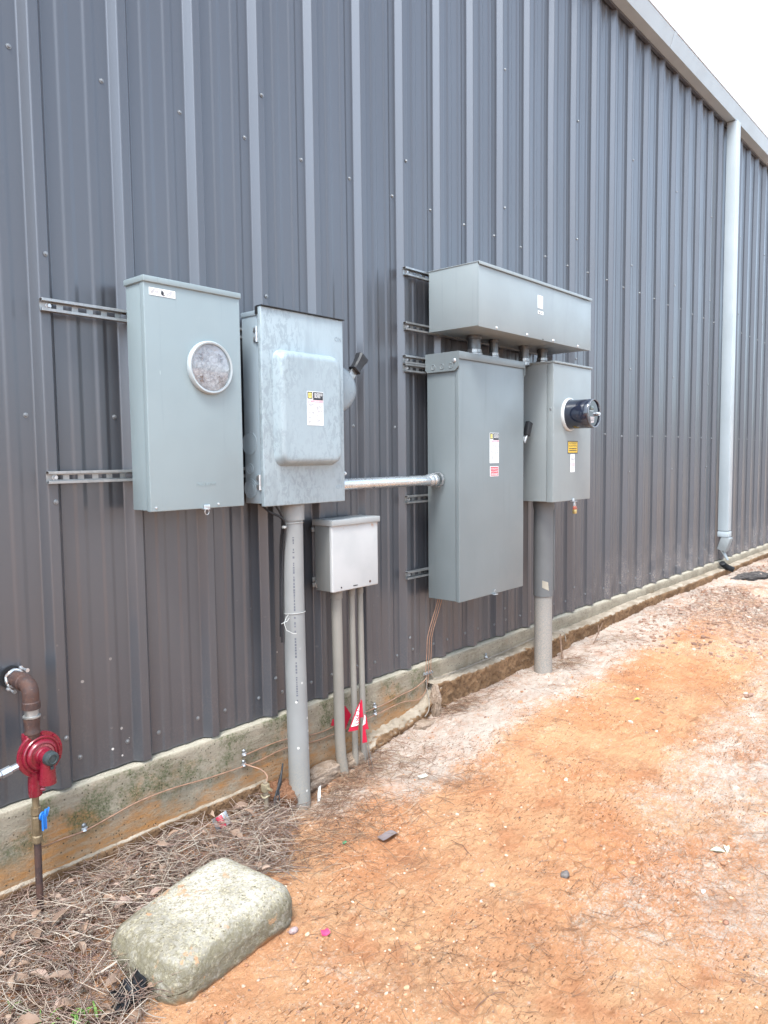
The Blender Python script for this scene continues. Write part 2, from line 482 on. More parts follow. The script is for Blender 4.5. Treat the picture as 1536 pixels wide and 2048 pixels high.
# ------------------------------------------------------------------ mesh builder
class B:
    def __init__(self):
        self.bm = bmesh.new()
    def _mi(self, faces, mi):
        for f in faces:
            f.material_index = mi
    def box(self, x0, x1, y0, y1, z0, z1, mi=0, bev=0.0, seg=2):
        before = set(self.bm.faces)
        r = bmesh.ops.create_cube(self.bm, size=1.0)
        vs = r['verts']
        for v in vs:
            v.co = Vector(((x0 + x1) / 2 + v.co.x * abs(x1 - x0), (y0 + y1) / 2 + v.co.y * abs(y1 - y0), (z0 + z1) / 2 + v.co.z * abs(z1 - z0)))
        if bev > 0:
            es = list({e for v in vs for e in v.link_edges})
            bmesh.ops.bevel(self.bm, geom=es, offset=bev, segments=seg, affect='EDGES', profile=0.5)
        new = [f for f in self.bm.faces if f not in before]
        self._mi(new, mi)
        return new
    def obox(self, c, ax, ay, az, sx, sy, sz, mi=0, bev=0.0):
        """oriented box"""
        before = set(self.bm.faces)
        vs = bmesh.ops.create_cube(self.bm, size=1.0)['verts']
        c, ax, ay, az = Vector(c), Vector(ax).normalized(), Vector(ay).normalized(), Vector(az).normalized()
        for v in vs:
            v.co = c + ax * v.co.x * sx + ay * v.co.y * sy + az * v.co.z * sz
        if bev > 0:
            es = list({e for v in vs for e in v.link_edges})
            bmesh.ops.bevel(self.bm, geom=es, offset=bev, segments=2, affect='EDGES', profile=0.5)
        self._mi([f for f in self.bm.faces if f not in before], mi)
    def tube(self, pts, r, seg=12, mi=0, cap=True):
        pts = [Vector(p) for p in pts]
        n = len(pts)
        rs = r if isinstance(r, (list, tuple)) else [r] * n
        rings = []
        up = None
        for i, p in enumerate(pts):
            d = (pts[min(i + 1, n - 1)] - pts[max(i - 1, 0)]).normalized()
            if up is None:
                up = Vector((0, 0, 1)) if abs(d.z) < 0.9 else Vector((1, 0, 0))
            a = d.cross(up)
            if a.length < 1e-5:
                a = d.cross(Vector((0, 1, 0)))
            a.normalize()
            b = a.cross(d).normalized()
            up = b
            rings.append([self.bm.verts.new(p + (a * math.cos(t) + b * math.sin(t)) * rs[i]) for t in [2 * math.pi * k / seg for k in range(seg)]])
        fs = []
        for i in range(n - 1):
            for k in range(seg):
                fs.append(self.bm.faces.new((rings[i][k], rings[i][(k + 1) % seg], rings[i + 1][(k + 1) % seg], rings[i + 1][k])))
        if cap:
            fs.append(self.bm.faces.new(rings[0][::-1]))
            fs.append(self.bm.faces.new(rings[-1]))
        self._mi(fs, mi)
        return fs
    def cyl(self, p0, p1, r, seg=20, mi=0):
        return self.tube([p0, p1], r, seg, mi)
    def lathe(self, prof, c, axis, seg=40, mi=0):
        """prof: list of (radius, height along axis)"""
        axis = Vector(axis).normalized()
        a = axis.cross(Vector((0, 0, 1)) if abs(axis.z) < 0.9 else Vector((1, 0, 0))).normalized()
        b = axis.cross(a)
        c = Vector(c)
        rings = []
        for r, h in prof:
            if r < 1e-6:
                rings.append([self.bm.verts.new(c + axis * h)])
            else:
                rings.append([self.bm.verts.new(c + axis * h + (a * math.cos(t) + b * math.sin(t)) * r) for t in [2 * math.pi * k / seg for k in range(seg)]])
        fs = []
        for i in range(len(rings) - 1):
            A, C2 = rings[i], rings[i + 1]
            for k in range(seg):
                k2 = (k + 1) % seg
                if len(A) == 1 and len(C2) == 1:
                    continue
                if len(A) == 1:
                    fs.append(self.bm.faces.new((A[0], C2[k2], C2[k])))
                elif len(C2) == 1:
                    fs.append(self.bm.faces.new((A[k], A[k2], C2[0])))
                else:
                    fs.append(self.bm.faces.new((A[k], A[k2], C2[k2], C2[k])))
        self._mi(fs, mi)
        return fs
    def poly(self, pts, mi=0):
        f = self.bm.faces.new([self.bm.verts.new(Vector(p)) for p in pts])
        f.material_index = mi
        return f
    def prism(self, pts, off, mi=0):
        """a flat outline given a real thickness along off"""
        off = Vector(off)
        a = [self.bm.verts.new(Vector(p)) for p in pts]
        b = [self.bm.verts.new(Vector(p) + off) for p in pts]
        fs = [self.bm.faces.new(a), self.bm.faces.new(b[::-1])]
        for i in range(len(a)):
            j = (i + 1) % len(a)
            fs.append(self.bm.faces.new((a[i], b[i], b[j], a[j])))
        self._mi(fs, mi)
    def text(self, body, x, y, z, size, mi=0, ux=(1, 0, 0), uz=(0, 0, 1), ext=0.0, spacing=1.0):
        """lettering centred on the point, lying in the plane of ux and uz"""
        cu = bpy.data.curves.new('lettering', 'FONT')
        cu.body = body
        cu.size = size
        cu.align_x = 'CENTER'
        cu.align_y = 'CENTER'
        cu.extrude = ext
        cu.space_character = spacing
        cu.resolution_u = 3
        o = bpy.data.objects.new('lettering', cu)
        COL.objects.link(o)
        dg = bpy.context.evaluated_depsgraph_get()
        me = bpy.data.meshes.new_from_object(o.evaluated_get(dg))
        ux, uz = Vector(ux).normalized(), Vector(uz).normalized()
        un = ux.cross(uz)
        vs = [self.bm.verts.new(Vector((x, y, z)) + ux * v.co.x + uz * v.co.y + un * v.co.z) for v in me.vertices]
        for p in me.polygons:
            try:
                f = self.bm.faces.new([vs[i] for i in p.vertices])
                f.material_index = mi
            except ValueError:
                pass
        bpy.data.objects.remove(o)
        bpy.data.curves.remove(cu)
        bpy.data.meshes.remove(me)
    def done(self, name, mats, parent=None, smooth=35.0, recalc=True):
        bm = self.bm
        if recalc:
            bmesh.ops.recalc_face_normals(bm, faces=bm.faces)
        off = ORIGIN.get(parent.name, Vector()) if parent else Vector()
        for v in bm.verts:
            v.co -= off
        me = bpy.data.meshes.new(name)
        bm.to_mesh(me)
        bm.free()
        for m in (mats if isinstance(mats, (list, tuple)) else [mats]):
            me.materials.append(m)
        if smooth:
            me.polygons.foreach_set('use_smooth', [True] * len(me.polygons))
            me.set_sharp_from_angle(angle=math.radians(smooth))
        o = bpy.data.objects.new(name, me)
        COL.objects.link(o)
        if parent:
            o.parent = parent
            ORIGIN[o.name] = off
        return o

ORIGIN = {}
def thing(name, label, cat, loc, group=None):
    o = bpy.data.objects.new(name, None)
    o.empty_display_size = 0.1
    COL.objects.link(o)
    o.location = loc
    ORIGIN[o.name] = Vector(loc)
    o['label'] = label
    o['category'] = cat
    if group:
        o['group'] = group
    return o
def tag(o, label=None, cat=None, group=None, kind=None):
    for k, v in (('label', label), ('category', cat), ('group', group), ('kind', kind)):
        if v:
            o[k] = v
    return o

def raw_mesh(name, verts, faces, mats, smooth=False):
    me = bpy.data.meshes.new(name)
    verts = np.asarray(verts, dtype=np.float32)
    faces = np.asarray(faces, dtype=np.int32)
    k = faces.shape[1]
    me.vertices.add(len(verts))
    me.vertices.foreach_set('co', verts.ravel())
    me.loops.add(faces.size)
    me.loops.foreach_set('vertex_index', faces.ravel())
    me.polygons.add(len(faces))
    me.polygons.foreach_set('loop_start', np.arange(0, faces.size, k, dtype=np.int32))
    me.update(calc_edges=True)
    me.polygons.foreach_set('use_smooth', [smooth] * len(faces))
    for m in (mats if isinstance(mats, (list, tuple)) else [mats]):
        me.materials.append(m)
    o = bpy.data.objects.new(name, me)
    COL.objects.link(o)
    return o

# ------------------------------------------------------------------ numpy noise
_P = RNG.random((256, 256)).astype(np.float64)
def vnoise(x, y):
    xi, yi = np.floor(x).astype(int), np.floor(y).astype(int)
    fx, fy = x - xi, y - yi
    fx, fy = fx * fx * (3 - 2 * fx), fy * fy * (3 - 2 * fy)
    a = _P[xi & 255, yi & 255]; b = _P[(xi + 1) & 255, yi & 255]
    c = _P[xi & 255, (yi + 1) & 255]; d = _P[(xi + 1) & 255, (yi + 1) & 255]
    return (a * (1 - fx) + b * fx) * (1 - fy) + (c * (1 - fx) + d * fx) * fy
def fbm(x, y, s, o=4, g=0.5):
    t, amp, tot = 0, 1, 0
    for i in range(o):
        t = t + amp * vnoise(x * s + 17.3 * i, y * s + 5.7 * i); tot += amp
        amp *= g; s *= 2.03
    return t / tot
def sst(v, a, b):
    t = np.clip((v - a) / (b - a), 0, 1)
    return t * t * (3 - 2 * t)

GX = [-60, -3, 0.4, 1.0, 1.5, 1.9, 2.05, 2.35, 2.7, 3.1, 4.05, 4.9, 5.9, 7.5, 9.5, 25, 300]
GZ = [0.1, 0.05, 0.045, 0.03, 0.02, -0.01, -0.04, -0.005, 0.04, 0.085, 0.10, 0.14, 0.185, 0.19, 0.21, 0.3, 0.6]
def ground_base(x, y):
    z = np.interp(x, GX, GZ)
    far = sst(-y, 0.25, 1.3)
    flat = np.interp(x, [-60, 0, 2, 4, 8, 25, 300], [0.05, 0.0, 0.01, 0.05, 0.13, 0.25, 0.6])
    z = z * (1 - far) + flat * far
    z = z + 0.022 * np.exp(-(((x - 2.25) / 0.35) ** 2 + ((y + 0.33) / 0.16) ** 2))
    z = z + 0.02 * np.exp(-(((x - 3.3) / 0.6) ** 2 + ((y + 0.55) / 0.25) ** 2))
    return z
def ground_z(x, y):
    x = np.asarray(x, float); y = np.asarray(y, float)
    z = ground_base(x, y)
    z = z + (fbm(x, y, 2.3, 3) - 0.5) * 0.045
    z = z + (fbm(x + 3, y, 9.0, 3) - 0.5) * 0.015
    ca, sa = math.cos(math.radians(22)), math.sin(math.radians(22))
    u, v = x * ca + y * sa, -x * sa + y * ca
    rid = np.abs(fbm(u * 0.22, v, 26.0, 3) - 0.5) * 2
    scr = sst(fbm(x + 9, y + 4, 1.6, 2), 0.42, 0.62)
    z = z - np.exp(-rid * 20) * 0.015 * scr
    cr = np.abs(fbm(x + 31, y + 7, 11.0, 3) - 0.5) * 2
    z = z - np.exp(-cr * 26) * 0.018 * sst(fbm(x + 2, y + 40, 2.2, 2), 0.5, 0.62)
    z = z + (fbm(x, y + 11, 40.0, 3) - 0.5) * 0.0075
    z = z + (fbm(x + 6, y + 1, 95.0, 2) - 0.5) * 0.009
    lump_ = sst(fbm(x + 13, y + 21, 24.0, 3), 0.60, 0.70) * sst(fbm(x + 1, y + 77, 2.6, 2), 0.45, 0.6)
    z = z + lump_ * 0.008
    return z

# ------------------------------------------------------------------ ground
def axis(parts):
    a = []
    for lo, hi, st in parts:
        a += list(np.arange(lo, hi, st))
    return np.array(a + [parts[-1][1]])
xs = axis([(-250, -40, 35), (-40, -4, 4), (-4, 0.2, 0.2), (0.2, 0.5, 0.02), (0.5, 3.4, 0.0068), (3.4, 6.2, 0.016), (6.2, 12, 0.05), (12, 40, 1.0), (40, 260, 20)])
ys = -axis([(-0.3, 0.0, 0.1), (0.0, 0.06, 0.02), (0.06, 1.75, 0.0068), (1.75, 2.7, 0.016), (2.6, 6, 0.12), (6, 40, 2.0), (40, 250, 20)])
XX, YY = np.meshgrid(xs, ys, indexing='ij')
near = (np.abs(XX - 4) < 14) & (YY > -8)
ZZ = np.where(near, ground_z(XX, YY), ground_base(XX, YY))
nx, ny = XX.shape
idx = np.arange(nx * ny).reshape(nx, ny)
gf = np.stack([idx[:-1, :-1], idx[:-1, 1:], idx[1:, 1:], idx[1:, :-1]], -1).reshape(-1, 4)
ground = raw_mesh('ground', np.stack([XX, YY, ZZ], -1).reshape(-1, 3), gf, M_GROUND, True)
sand = np.zeros_like(XX)
sand = np.maximum(sand, sst(XX, 2.0, 2.6) * sst(YY, -0.72, -0.36) * 0.95)
sand = np.maximum(sand, sst(XX, 4.6, 6.2) * sst(YY, -2.5, -0.9) * 0.78)
sand = np.maximum(sand, sst(XX, 1.9, 3.3) * sst(-YY, 0.95, 1.40) * 0.74)
sand = np.maximum(sand, np.exp(-(((XX - 2.15) / 0.25) ** 2 + ((YY + 0.27) / 0.12) ** 2)) * 0.95)
sand = np.maximum(sand, sst(-YY, 1.15, 1.55) * sst(XX, 1.6, 2.4) * 0.56)
sand = sand + (fbm(XX + 5, YY, 1.9, 4) - 0.5) * 0.75
ora = np.exp(-(((XX - 3.75) / 0.7) ** 2 + ((YY + 0.95) / 0.17) ** 2)) * 0.6
sand = np.clip(sand - ora, 0, 1)
dark = np.zeros_like(XX)
dark = np.maximum(dark, sst(XX, 5.2, 6.3) * sst(fbm(XX, YY, 1.3, 4), 0.45, 0.58) * 0.9)
dark = np.maximum(dark, sst(-XX, -2.05, -1.7) * sst(YY, -0.55, -0.36) * 0.9)
dark = np.maximum(dark, sst(-XX, -0.98, -0.85) * sst(YY, -0.9, -0.7) * 0.9)
dark = np.maximum(dark, np.exp(-(((XX - 2.2) / 0.3) ** 2 + ((YY + 0.13) / 0.1) ** 2)) * 0.7)
dark = np.maximum(dark, sst(fbm(XX + 50, YY + 8, 5.0, 4), 0.6, 0.72) * 0.35)
for nm, arr in (('sand', sand), ('dark', dark)):
    at = ground.data.attributes.new(nm, 'FLOAT', 'POINT')
    at.data.foreach_set('value', arr.ravel().astype(np.float32))
tag(ground, 'bare orange clay yard with pale sand patches beside the metal building', kind='structure')

# ------------------------------------------------------------------ metal building
bld = thing('metal_building', 'long charcoal ribbed metal building on a concrete footing with pale gutter', 'building', (4.0, 0.0, 0.3))
EAVE = 4.69
RIB0, PITCH = 1.104, 0.3053        # centre of the first lap rib
def wall_profile(x_from, x_to):
    k0, k1 = math.floor((x_from - RIB0) / PITCH), math.ceil((x_to - RIB0) / PITCH)
    pts = []
    for k in range(k0, k1 + 1):
        c = RIB0 + k * PITCH
        lap = 1.0 if k % 3 == 0 else 0.0
        pts += [(c - 0.038, 0.0), (c - 0.0165, -0.032 - 0.001 * lap), (c + 0.0165, -0.032 - 0.001 * lap), (c + 0.038, 0.0)]
        for m in (0.094, 0.188):
            pts += [(c + m + 0.010 - 0.0215, 0.0), (c + m + 0.010 - 0.0125, -0.0044), (c + m + 0.010 + 0.0105, -0.0044), (c + m + 0.010 + 0.0255, 0.0)]
    # every bend gets a small two-facet radius
    out = []
    for i, (x, y) in enumerate(pts):
        if i in (0, len(pts) - 1):
            out.append((x, y)); continue
        p, a, b = Vector((x, y)), Vector(pts[i - 1]), Vector(pts[i + 1])
        r = 0.0042
        d0, d1 = (a - p).normalized(), (b - p).normalized()
        q0, q1 = p + d0 * r, p + d1 * r
        out += [tuple(q0 * ((1 - w) ** 2) + p * (2 * w * (1 - w)) + q1 * (w * w)) for w in (0, 0.33, 0.67, 1)]
    return out
prof = np.array(wall_profile(-4.0, 26.0))
zr = np.array([0.343, 0.36, 0.6, 0.9, 1.3, 1.7, 2.1, 2.5, 2.9, 3.3, 3.7, 4.1, 4.5, EAVE + 0.03])
PX = np.repeat(prof[:, :1], len(zr), 1); PY = np.repeat(prof[:, 1:], len(zr), 1); PZ = np.repeat(zr[None, :], len(prof), 0)
PY = PY + (fbm(PX, PZ, 1.1, 2) - 0.5) * 0.004
PZ = PZ + np.where(PZ < 0.35, (fbm(PX, PX * 0, 3.0, 2) - 0.5) * 0.004, 0)
n0, n1 = PX.shape
ii = np.arange(n0 * n1).reshape(n0, n1)
wf = np.stack([ii[:-1, :-1], ii[1:, :-1], ii[1:, 1:], ii[:-1, 1:]], -1).reshape(-1, 4)
sid = raw_mesh('wall', np.stack([PX, PY, PZ], -1).reshape(-1, 3) - np.array(ORIGIN[bld.name]), wf, MS, False)
sid.parent = bld
b = B(); b.box(-4, 26, 0.02, 0.10, 0.36, EAVE, 0); b.box(-4, 26, 6.0, 6.1, 0.3, EAVE, 0); b.box(-4.0, -3.95, 0.1, 6, 0.3, EAVE, 0); b.box(25.95, 26, 0.1, 6, 0.3, EAVE, 0)
b.done('wall_core', M_DARKHOLE, bld)
# gutter: a formed trough along the eave, with lapped joints
b = B()
gp = [(0.03, EAVE + 0.004), (-0.118, EAVE + 0.004), (-0.150, EAVE + 0.10), (-0.155, EAVE + 0.115), (-0.138, EAVE + 0.118), (-0.110, EAVE + 0.018), (0.03, EAVE + 0.018)]
b.prism([(-4, y, z) for y, z in gp], (30, 0, 0))
gut = b.done('gutter', M_TRIM, bld, 20)
b = B()
b.box(-4, 26, -0.010, -0.0365, EAVE - 0.016, EAVE + 0.003, 0)
b.done('closure_strip', MS, bld)
for xj in (2.9, 6.17, 12.3, 18.5):
    b = B()
    b.prism([(xj, y, z) for y, z in [(-0.121, EAVE + 0.001), (-0.1525, EAVE + 0.099), (-0.1575, EAVE + 0.1165), (-0.1545, EAVE + 0.1165), (-0.1495, EAVE + 0.10), (-0.117, EAVE + 0.002)]], (0.05, 0, 0))
    b.done('joint', M_TRIM, gut, 20)
b = B()
b.prism([(-4, -0.16, EAVE + 0.121), (-4, -0.16, EAVE + 0.135), (-4, 3.0, EAVE + 0.60), (-4, 6.2, EAVE + 0.12), (-4, 6.2, EAVE + 0.10), (-4, 3.0, EAVE + 0.58), (-4, 0.0, EAVE + 0.122)], (30, 0, 0))
b.done('roof', M_ROOF, bld, 20)
# downspout
b = B()
DX = 7.90
b.box(DX, DX + 0.105, -0.138, -0.036, 0.66, EAVE + 0.002, 0, 0.008)
b.box(DX - 0.003, DX + 0.108, -0.141, -0.034, 0.60, 0.655, 0, 0.006)
ds = b.done('downspout', M_TRIM, bld, 30)
b = B()
b.obox((DX + 0.052, -0.095, 0.53), (1, 0, 0), (0, 0.95, 0.3), (0, -0.3, 0.95), 0.098, 0.09, 0.15, 0, 0.006)
b.prism([(DX + 0.002, -0.06, 0.47), (DX + 0.10, -0.06, 0.47), (DX + 0.075, -0.12, 0.36), (DX + 0.03, -0.12, 0.36)], (0, -0.01, 0))
b.done('elbow', simple('dull_elbow_paint', (0.24, 0.26, 0.27), 0.5), ds, 30)
# foundation wall and its lower footing ledge
def relief_sheet(x0, x1, dx, path, nrow, amp, seed, slow=0.7):
    """a strip along the wall whose section follows path(x) -> list of (y, z), roughened"""
    gx = np.arange(x0, x1 + dx * 0.5, dx)
    V = []
    for x in gx:
        P = path(x)
        P = np.array(P)
        seg = np.r_[0, np.cumsum(np.hypot(*np.diff(P, axis=0).T))]
        t = np.linspace(0, seg[-1], nrow)
        yy, zz = np.interp(t, seg, P[:, 0]), np.interp(t, seg, P[:, 1])
        V.append(np.stack([np.full(nrow, x), yy, zz], -1))
    V = np.array(V)
    s = V[..., 1] + V[..., 2] * 1.3
    n = (fbm(V[..., 0] + seed, s + seed, 9.0, 4) - 0.5) * amp * slow + (fbm(V[..., 0] + seed, s, 48.0, 3) - 0.5) * amp * 0.9 + (fbm(V[..., 0], s + seed, 110.0, 2) - 0.5) * amp * 0.5
    V[..., 1] -= n
    V[..., 2] += n * 0.5
    a, c = V.shape[:2]
    I = np.arange(a * c).reshape(a, c)
    F = np.stack([I[:-1, :-1], I[1:, :-1], I[1:, 1:], I[:-1, 1:]], -1).reshape(-1, 4)
    return V.reshape(-1, 3), F
off = np.array(ORIGIN[bld.name])
V1, F1 = relief_sheet(-4, 4.6, 0.012, lambda x: [(0.06, 0.338), (-0.022, 0.336), (-0.034, 0.329), (-0.037, 0.18), (-0.039, -0.12)], 34, 0.005, 3, 0.5)
V2, F2 = relief_sheet(4.6, 26, 0.06, lambda x: [(0.06, 0.338), (-0.022, 0.336), (-0.036, 0.327), (-0.037, 0.18), (-0.039, -0.12)], 20, 0.006, 3)
fo = raw_mesh('foundation', np.vstack([V1, V2]) - off, np.vstack([F1, F2 + len(V1)]), M_CONC, True)
fo.parent = bld
def ledge_path(x):
    top = float(np.interp(x, [3.03, 3.5, 4.1, 5.0, 5.9, 7.5, 9.0, 26], [0.243, 0.236, 0.243, 0.25, 0.268, 0.262, 0.27, 0.31]))
    wob = 0.016 * (float(fbm(np.array([x]), np.array([0.3]), 5.0, 3)[0]) - 0.5)
    out = 0.092 + 1.2 * wob
    return [(-0.03, top + 0.004), (-out, top), (-out - 0.014, top - 0.012), (-out - 0.004, top - 0.055), (-out + 0.006, top - 0.11), (-out + 0.004, -0.1)]
V1, F1 = relief_sheet(3.06, 6.2, 0.011, ledge_path, 34, 0.028, 8)
V2, F2 = relief_sheet(6.2, 26, 0.035, ledge_path, 22, 0.03, 8)
# broken near end of the ledge
endp = np.array(ledge_path(3.06))
def low_path(x):
    w = 0.006 * (float(fbm(np.array([x]), np.array([2.3]), 6.0, 3)[0]) - 0.5)
    return [(-0.03, 0.086), (-0.048 + w, 0.082), (-0.050 + w, 0.074), (-0.044 + w, 0.03), (-0.042, -0.12)]
V3, F3 = relief_sheet(-4, 1.96, 0.012, low_path, 24, 0.010, 15)
def mid_path(x):
    w = 0.03 * (float(fbm(np.array([x]), np.array([5.3]), 6.0, 3)[0]) - 0.5)
    h = float(np.interp(x, [2.50, 2.6, 2.85, 3.0, 3.14], [0.02, 0.085, 0.10, 0.13, 0.235]))
    return [(-0.03, h + 0.012), (-0.085 + w, h), (-0.10 + w, h - 0.02), (-0.08 + w, h - 0.09), (-0.06, -0.12)]
V4, F4 = relief_sheet(2.50, 3.14, 0.01, mid_path, 30, 0.034, 21)
VV = [V1, V2, V3, V4]; FF = []; acc = 0
for v_, f_ in zip(VV, (F1, F2, F3, F4)):
    FF.append(f_ + acc); acc += len(v_)
ft = raw_mesh('footing', np.vstack(VV) - off, np.vstack(FF), M_FOOT, True)
ft.parent = bld
# crumbled end of the ledge: a few broken knobs of concrete
# screws
def screw_mesh(name):
    b = B()
    b.lathe([(0.0, 0.0055), (0.0040, 0.0055), (0.0052, 0.0035), (0.0055, 0.0018), (0.0085, 0.0014), (0.0090, 0.0), (0.0, 0.0)], (0, 0, 0), (0, -1, 0), 8)
    bm = b.bm
    bmesh.ops.recalc_face_normals(bm, faces=bm.faces)
    me = bpy.data.meshes.new(name); bm.to_mesh(me); bm.free()
    me.materials.append(M_SCREW)
    me.polygons.foreach_set('use_smooth', [False] * len(me.polygons))
    return me
sme = screw_mesh('screw')
spots = []
for k in range(-1, 40):
    c = RIB0 + k * PITCH
    spots += [(c - 0.062, 0.0, 1.598), (c - 0.062, 0.0, 2.742), (c - 0.060, 0.0, 0.424), (c + 0.069, 0.0, 0.424)]
    if k % 3 == 0:
        spots += [(c + 0.005, -0.034, zz) for zz in (0.51, 1.315, 2.119, 2.917, 3.70)]
spots = [(x + random.uniform(-.003, .003), y, z + random.uniform(-.006, .006)) for x, y, z in spots]
spots.sort(key=lambda p: (Vector(p) - cam.location).length)
hid = lambda p: (1.40 < p[0] < 2.3 and 1.3 < p[2] < 1.9)
vis = [p for p in spots if 0.9 < p[0] and not hid(p)]
for p in vis[:98]:
    o = bpy.data.objects.new('screw', sme)
    COL.objects.link(o); o.parent = bld; o.location = Vector(p) - ORIGIN[bld.name] - Vector((0, 0.0005, 0))
rest = bmesh.new()
for p in vis[98:]:
    t_ = bmesh.new(); t_.from_mesh(sme)
    for v in t_.verts:
        v.co += Vector(p)
    tmp = bpy.data.meshes.new('tmp'); t_.to_mesh(tmp); t_.free(); rest.from_mesh(tmp); bpy.data.meshes.remove(tmp)
b = B(); b.bm.free(); b.bm = rest
tag(b.done('screw_row', M_SCREW, bld, 0), kind='stuff')

# ------------------------------------------------------------------ strut channels
def strut(x0, x1, zc, label, group='slotted strut channels on the wall'):
    t = thing('strut_channel', label, 'strut channel', (x0, -0.034, zc), group)
    y0, y1, h, w = -0.035, -0.0555, 0.0205, 0.0022
    b = B()
    # back web cut by slots
    x = x0
    hole, gap = 0.029, 0.022
    b.box(x0, x1, y0, y0 - w, zc + 0.0075, zc + h - w, 0)
    b.box(x0, x1, y0, y0 - w, zc - h + w, zc - 0.0075, 0)
    x = x0 + 0.004
    prev = x0
    while x + gap < x1:
        b.box(prev, x + gap, y0 - 0.0001, y0 - w + 0.0001, zc - 0.0075, zc + 0.0075, 0)
        prev = x + gap + hole
        x = prev
    if prev < x1:
        b.box(prev, x1, y0 - 0.0001, y0 - w + 0.0001, zc - 0.0075, zc + 0.0075, 0)
    b.box(x0, x1, y0, y1, zc + h - w, zc + h, 0, 0.0006, 1)
    b.box(x0, x1, y0, y1, zc - h, zc - h + w, 0, 0.0006, 1)
    b.box(x0, x1, y1, y1 - w, zc + h - 0.0095, zc + h, 0, 0.0008, 1)
    b.box(x0, x1, y1, y1 - w, zc - h, zc - h + 0.0095, 0, 0.0008, 1)
    b.box(x0, x1, y1 + 0.007, y1, zc + h - 0.0095, zc + h - 0.0075, 0)
    b.box(x0, x1, y1 + 0.007, y1, zc - h + 0.0075, zc - h + 0.0095, 0)
    b.done('channel', M_STRUT, t, 30)
    b = B()
    b.lathe([(0.0, 0.009), (0.006, 0.009), (0.0075, 0.006), (0.0075, 0.002), (0.011, 0.0018), (0.011, 0.0), (0, 0)], (x0 + 0.028, y0 - w, zc), (0, -1, 0), 6)
    b.done('bolt', M_GALV, t, 0)
    return t
strut(1.083, 2.25, 1.949, 'long slotted strut channel high behind the left grey meter cabinet')
strut(1.080, 2.25, 1.395, 'long slotted strut channel low behind the left grey meter cabinet')
strut(2.903, 4.25, 2.377, 'galvanised strut end beside the top corner of the horizontal wireway box')
strut(2.903, 4.25, 2.107, 'galvanised strut end beside the bottom corner of the horizontal wireway box')
strut(2.897, 4.25, 1.9405, 'upper of two stacked strut ends at the top of the tall panel')
strut(2.897, 4.25, 1.8985, 'lower of two stacked strut ends at the top of the tall panel')
strut(2.903, 3.66, 1.232, 'single strut end at mid height beside the tall panel, under the steel pipe')
strut(2.902, 3.66, 0.840, 'lowest strut end, near the bottom corner of the tall panel')

# ------------------------------------------------------------------ left meter cabinet
def lines(b, x0, x1, z0, z1, n, y, mi, gaps=0.25, seed=1):
    """rows of unreadably small print"""
    r = random.Random(seed)
    h = (z1 - z0) / n
    for i in range(n):
        zt = z1 - i * h
        x = x0
        while x < x1 - 0.002:
            w = min(x1 - x, r.uniform(0.15, 0.5) * (x1 - x0))
            if r.random() > gaps * 0.5:
                b.poly([(x, y, zt - h * 0.7), (x + w, y, zt - h * 0.7), (x + w, y, zt - h * 0.25), (x, y, zt - h * 0.25)], mi)
            x += w + 0.002

t = thing('meter_cabinet', 'pale grey meter cabinet with round glass window, leftmost on the wall', 'meter cabinet', (1.57, -0.056, 1.272))
x0, x1, yb, yf, z0, z1 = 1.374, 1.770, -0.058, -0.176, 1.273, 2.052
b = B()
b.box(x0, x1, yb, -0.150, z0, z1, 0, 0.002)
b.box(x0 + 0.0, x0 + 0.012, -0.1495, -0.1525, z0, z1, 0)
b.done('enclosure', M_ENC1, t)
b = B()
b.box(x0 - 0.0025, x1 + 0.0025, -0.1515, yf, z0 - 0.004, z1, 0, 0.003, 3)
cv = b.done('cover', M_ENC1, t)
b = B()
b.text('MILBANK', 1.602, yf - 0.0004, 1.358, 0.019, 0, ext=0.0010, spacing=1.12)
b.text('SALES CORP', 1.602, yf - 0.0004, 1.341, 0.0095, 0, ext=0.0007, spacing=1.1) if False else None
b.done('embossing', M_ENC1, cv)
b = B()
b.box(x0 - 0.006, x1 + 0.006, yb + 0.004, yf - 0.006, z1 - 0.003, z1 + 0.018, 0, 0.003, 3)
b.done('top_cap', M_ENC1, t)
cx, cz = 1.628, 1.781
b = B()
b.lathe([(0.083, 0.0), (0.095, 0.0), (0.0962, 0.004), (0.0950, 0.014), (0.0915, 0.018), (0.0870, 0.018), (0.0845, 0.016), (0.0845, 0.004)], (cx, yf, cz), (0, -1, 0), 64)
ring = b.done('meter_ring', simple('pale_ring_paint', (0.38, 0.43, 0.45), 0.35, 0, 0.04), t, 40)
def mat_plate():
    q = NT('cloudy_socket_cover')
    f = q.noise(70.0, 6.0, 0.75)
    g = q.noise(1.0, 4.0, 0.6, q.mapped((14, 14, 14)))
    c = q.mix(q.ramp(f, 0.35, 0.7), (0.22, 0.235, 0.255), (0.46, 0.485, 0.52))
    c = q.mix(q.ramp(g, 0.5, 0.7, 0, 0.5), c, (0.50, 0.53, 0.57))
    q.set(color=c, rough=0.30, spec=0.6, metal=0.35)
    q.bump(q.noise(75.0, 5.0, 0.75), 0.9, 0.008)
    return q.m
b = B()
b.lathe([(0.0, 0.010), (0.0835, 0.010), (0.0835, 0.0)], (cx, yf, cz), (0, -1, 0), 48)
pl = b.done('socket_plate', mat_plate(), t, 40)
